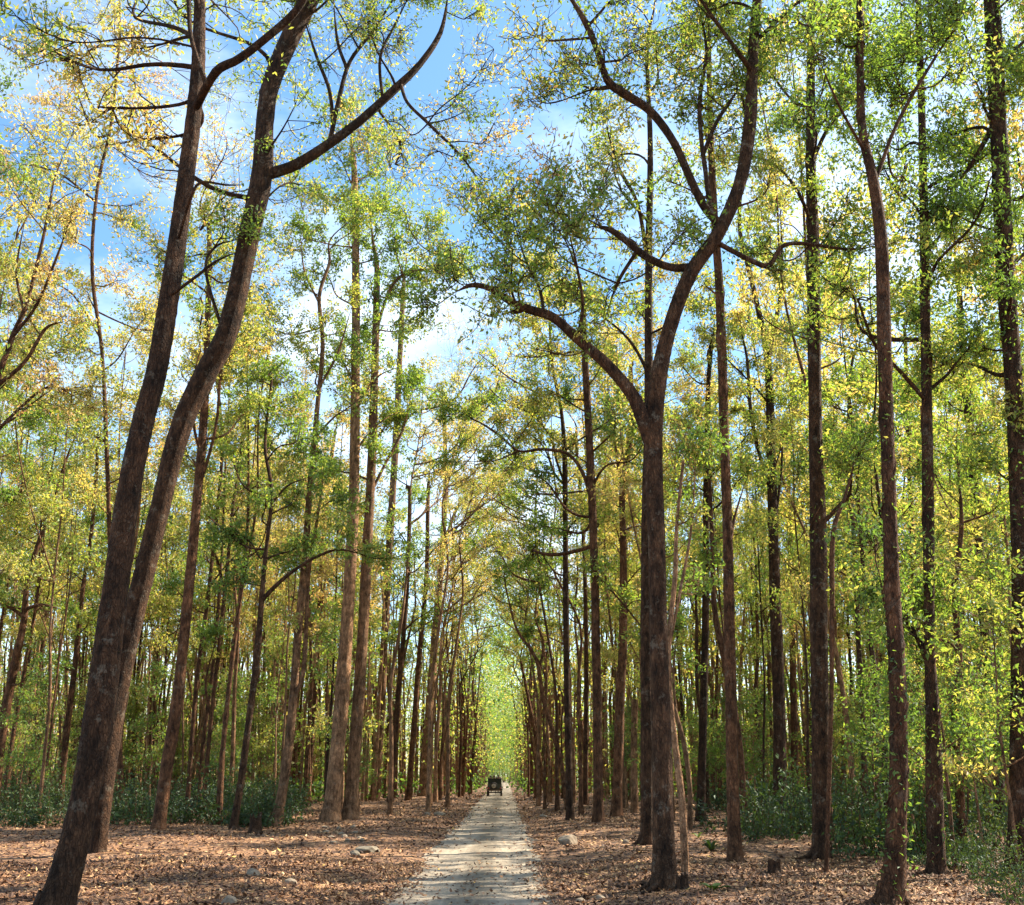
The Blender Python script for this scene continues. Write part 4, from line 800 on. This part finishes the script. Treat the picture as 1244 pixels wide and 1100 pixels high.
M_FRAME = plain_mat('black_tube', (.02, .02, .02), .5); M_DUST = plain_mat('dusty_lower_body', (.17, .12, .085), .8, 0, .25, 5)
M_SKIN = plain_mat('skin', (.33, .18, .12), .6, 0, .05); M_HAIR = plain_mat('hair', (.015, .012, .01), .6)
jg = ground_at(601, 967.5); jg[2] = 0.0; JS = 1.06
jeep = thing('safari_jeep', 'dark open safari vehicle seen from behind driving away on the dirt road', 'vehicle', jg, rz=0.0, sc=JS)
bm = bmesh.new()                                                 # tub
bx(bm, (0, -.95, .78), (1.42, 1.75, .12), .02); bx(bm, (-.69, -.95, 1.02), (.05, 1.75, .42), .02); bx(bm, (.69, -.95, 1.02), (.05, 1.75, .42), .02)
bx(bm, (0, .15, .98), (1.42, .06, .4), .02); bx(bm, (0, .75, .66), (1.36, .9, .22), .03); bx(bm, (0, 1.35, .92), (1.1, .95, .34), .07)
bobj('body', bm, M_BODY, jeep)
bm = bmesh.new(); bx(bm, (0, -1.86, .98), (1.4, .05, .5), .02); tg = bobj('tailgate', bm, M_BODY, jeep)
bm = bmesh.new(); bx(bm, (0, -1.87, 1.42), (1.34, .04, .38), .015); bx(bm, (-.67, -1.0, 1.42), (.03, 1.7, .36), .01); bx(bm, (.67, -1.0, 1.42), (.03, 1.7, .36), .01); bobj('canvas_side', bm, M_CANV, jeep)
for s in (-1, 1):
    bm = bmesh.new(); bx(bm, (s * .76, -1.2, .86), (.2, .95, .06), .02); bx(bm, (s * .83, -1.2, .76), (.05, .95, .2), .02); bobj('rear_fender', bm, M_DUST, jeep)
    bm = bmesh.new(); bx(bm, (s * .70, 1.4, .88), (.3, .95, .06), .02); bx(bm, (s * .83, 1.4, .8), (.05, .9, .15), .02); bobj('front_fender', bm, M_BODY, jeep)
    bm = bmesh.new(); bx(bm, (s * .6, -1.9, .80), (.12, .04, .16), .01); bobj('tail_light', bm, M_GLASS, jeep)
    bm = bmesh.new(); bx(bm, (s * .93, .55, 1.42), (.16, .04, .2), .02); bx(bm, (s * .8, .55, 1.38), (.2, .02, .02)); bobj('mirror', bm, M_FRAME, jeep)
    for y in (-1.2, 1.35):
        t = bobj('wheel', lathe_x([(-.10, .16), (-.10, .2), (.10, .2), (.10, .16)]), M_FRAME, jeep, True); t.location = (s * .68, y, .36)
        bobj('tyre', lathe_x([(-.10, .2), (-.11, .31), (-.08, .355), (.08, .355), (.11, .31), (.10, .2)]), M_TYRE, t, True)
        bobj('rim', lathe_x([(s * .085, .19), (s * .11, .18), (s * .10, .08), (s * .125, .05)]), M_RIM, t, True)
sp = bobj('spare_wheel', lathe_x([(-.05, .1), (-.05, .2), (.05, .2), (.05, .1)]), M_FRAME, jeep, True); sp.location = (-.08, -2.02, 1.02); sp.rotation_euler = (0, 0, -math.pi / 2)
bobj('tyre', lathe_x([(-.10, .23), (-.11, .31), (-.08, .35), (.08, .35), (.11, .31), (.10, .23)]), M_TYRE, sp, True)
bobj('rim', lathe_x([(.09, .23), (.115, .22), (.10, .12), (.125, .07)]), M_RIM, sp, True); bobj('hub', lathe_x([(.12, .06), (.14, .055), (.15, .02)]), M_FRAME, sp, True)
bm = bmesh.new(); bx(bm, (0, -1.93, .58), (1.5, .1, .14), .03); bobj('bumper', bm, M_DUST, jeep)
bm = bmesh.new(); bx(bm, (0, -1.2, .36), (1.25, .09, .09), .03); bx(bm, (.1, -1.2, .38), (.24, .24, .22), .08); bx(bm, (0, 1.35, .36), (1.25, .09, .09), .03); bx(bm, (-.35, 0, .5), (.08, 3.6, .1)); bx(bm, (.35, 0, .5), (.08, 3.6, .1)); bobj('chassis', bm, M_FRAME, jeep)
mb = MB()
for y in (-1.75, .12): tube(mb, catmull([(-.66, y, 1.1), (-.66, y, 1.72), (-.58, y, 1.82), (0, y, 1.84), (.58, y, 1.82), (.66, y, 1.72), (.66, y, 1.1)], 3), np.full(19, .022), 8)
for s in (-1, 1): tube(mb, [(s * .62, -1.75, 1.8), (s * .62, .12, 1.8)], [.02, .02], 8)
link('roll_bar', mb.mesh('roll_bar', [M_FRAME]), jeep)
bm = bmesh.new(); bx(bm, (0, .78, 1.52), (1.3, .04, .05), .01); bx(bm, (0, .7, 1.12), (1.3, .04, .05), .01); bx(bm, (-.63, .74, 1.32), (.05, .04, .42), .01); bx(bm, (.63, .74, 1.32), (.05, .04, .42), .01); bobj('windscreen_frame', bm, M_FRAME, jeep)
for y, z in ((-1.4, 1.28), (-.65, 1.15), (.42, .98)):
    bm = bmesh.new(); bx(bm, (0, y, z), (1.2, .42, .1), .03); bx(bm, (0, y - .22, z + .25), (1.2, .07, .42), .03); bobj('seat', bm, M_CANV, jeep)
def person(label, x, y, z, shirt, turn=0.0, hat=False):
    """seated rider; hip at (x, y, z) of the vehicle"""
    root = thing('person', label, 'person', (jg[0] + x * JS, jg[1] + y * JS, jg[2] + z * JS), rz=turn)
    V = [(0, 0, .08), (0, 0, .25), (0, .01, .42), (0, .01, .52), (0, .03, .62), (0, .04, .70)]; R = [.14, .13, .15, .055, .085, .08]; E = [(0, 1), (1, 2), (2, 3), (3, 4), (4, 5)]
    SV = [(0, 0, .06), (0, 0, .25), (0, .01, .43)]; SR = [.15, .14, .16]; SE = [(0, 1), (1, 2)]
    for s in (-1, 1):
        i = len(V); V += [(s * .19, .01, .44), (s * .25, .08, .2), (s * .2, .32, .16), (s * .19, .38, .16)]; R += [.055, .045, .033, .032]; E += [(2, i), (i, i + 1), (i + 1, i + 2), (i + 2, i + 3)]
        h = len(V) - 1
        for k, (dx, ln) in enumerate([(-.03, .07), (-.01, .08), (.01, .075), (.03, .06)]):
            V += [(s * .19 + dx, .42, .165), (s * .19 + dx, .42 + ln * .6, .15), (s * .19 + dx, .42 + ln * .8, .12)]; R += [.009, .008, .007]; n = len(V); E += [(h, n - 3), (n - 3, n - 2), (n - 2, n - 1)]
        V += [(s * .19 - s * .045, .40, .15), (s * .19 - s * .05, .43, .125)]; R += [.01, .008]; n = len(V); E += [(h, n - 2), (n - 2, n - 1)]
        i = len(V); V += [(s * .09, .02, .06), (s * .11, .42, .08), (s * .11, .46, -.3), (s * .11, .56, -.34)]; R += [.085, .06, .045, .035]; E += [(0, i), (i, i + 1), (i + 1, i + 2), (i + 2, i + 3)]
        i = len(SV); SV += [(s * .19, .01, .44), (s * .25, .08, .22)]; SR += [.066, .056]; SE += [(2, i), (i, i + 1)]
    def skin(name, V, R, E, m, parent):
        me = bpy.data.meshes.new(name); me.from_pydata(V, E, []); o = link(name, me, parent); me.materials.append(m)
        sm = o.modifiers.new('skin', 'SKIN')
        for v, r in zip(me.skin_vertices[0].data, R): v.radius = (r, r)
        me.skin_vertices[0].data[0].use_root = True
        sb = o.modifiers.new('sub', 'SUBSURF'); sb.levels = 1; sb.render_levels = 1; sm.use_smooth_shade = True; return o
    body = skin('body', V, R, E, M_SKIN, root); skin('shirt', SV, SR, SE, shirt, root)
    bm = bmesh.new(); bmesh.ops.create_uvsphere(bm, u_segments=16, v_segments=10, radius=1)
    for v in bm.verts: v.co = Vector((v.co.x * .088, v.co.y * .1 + .03, v.co.z * .11 + .71 + (.035 if v.co.y > .3 and v.co.z < .3 else 0)))
    bobj('hair', bm, M_HAIR, root, True)
    bm = bmesh.new(); bx(bm, (0, .145, .67), (.022, .03, .04), .008)
    for s in (-1, 1): bx(bm, (s * .088, .04, .67), (.02, .035, .055), .008)
    bobj('nose_and_ears', bm, M_SKIN, root)
    if hat:
        bm = bmesh.new(); bmesh.ops.create_cone(bm, cap_ends=True, segments=20, radius1=.105, radius2=.085, depth=.1, matrix=Matrix.Translation((0, .03, .79))); bmesh.ops.create_cone(bm, cap_ends=True, segments=20, radius1=.17, radius2=.165, depth=.015, matrix=Matrix.Translation((0, .03, .745))); bobj('hat', bm, hat, root, True)
    return root
M_S1 = plain_mat('shirt_dark', (.02, .02, .025), .9); M_S2 = plain_mat('shirt_pink', (.45, .22, .20), .9); M_S3 = plain_mat('shirt_grey', (.35, .35, .36), .9); M_HAT = plain_mat('straw_hat', (.5, .36, .2), .9)
person('bareheaded rider in dark clothes sitting low on the rear bench', -.42, -1.35, 1.30, M_S1)
person('rider in pink top with a straw hat in the middle of the bench', -.05, -1.38, 1.30, M_S2, .1, M_HAT)
person('taller rider in dark clothes at the mirror end of the rear bench', .38, -1.32, 1.36, M_S1, -.1)
person('rider in grey shirt on the middle bench of the vehicle', .25, -.6, 1.16, M_S3)
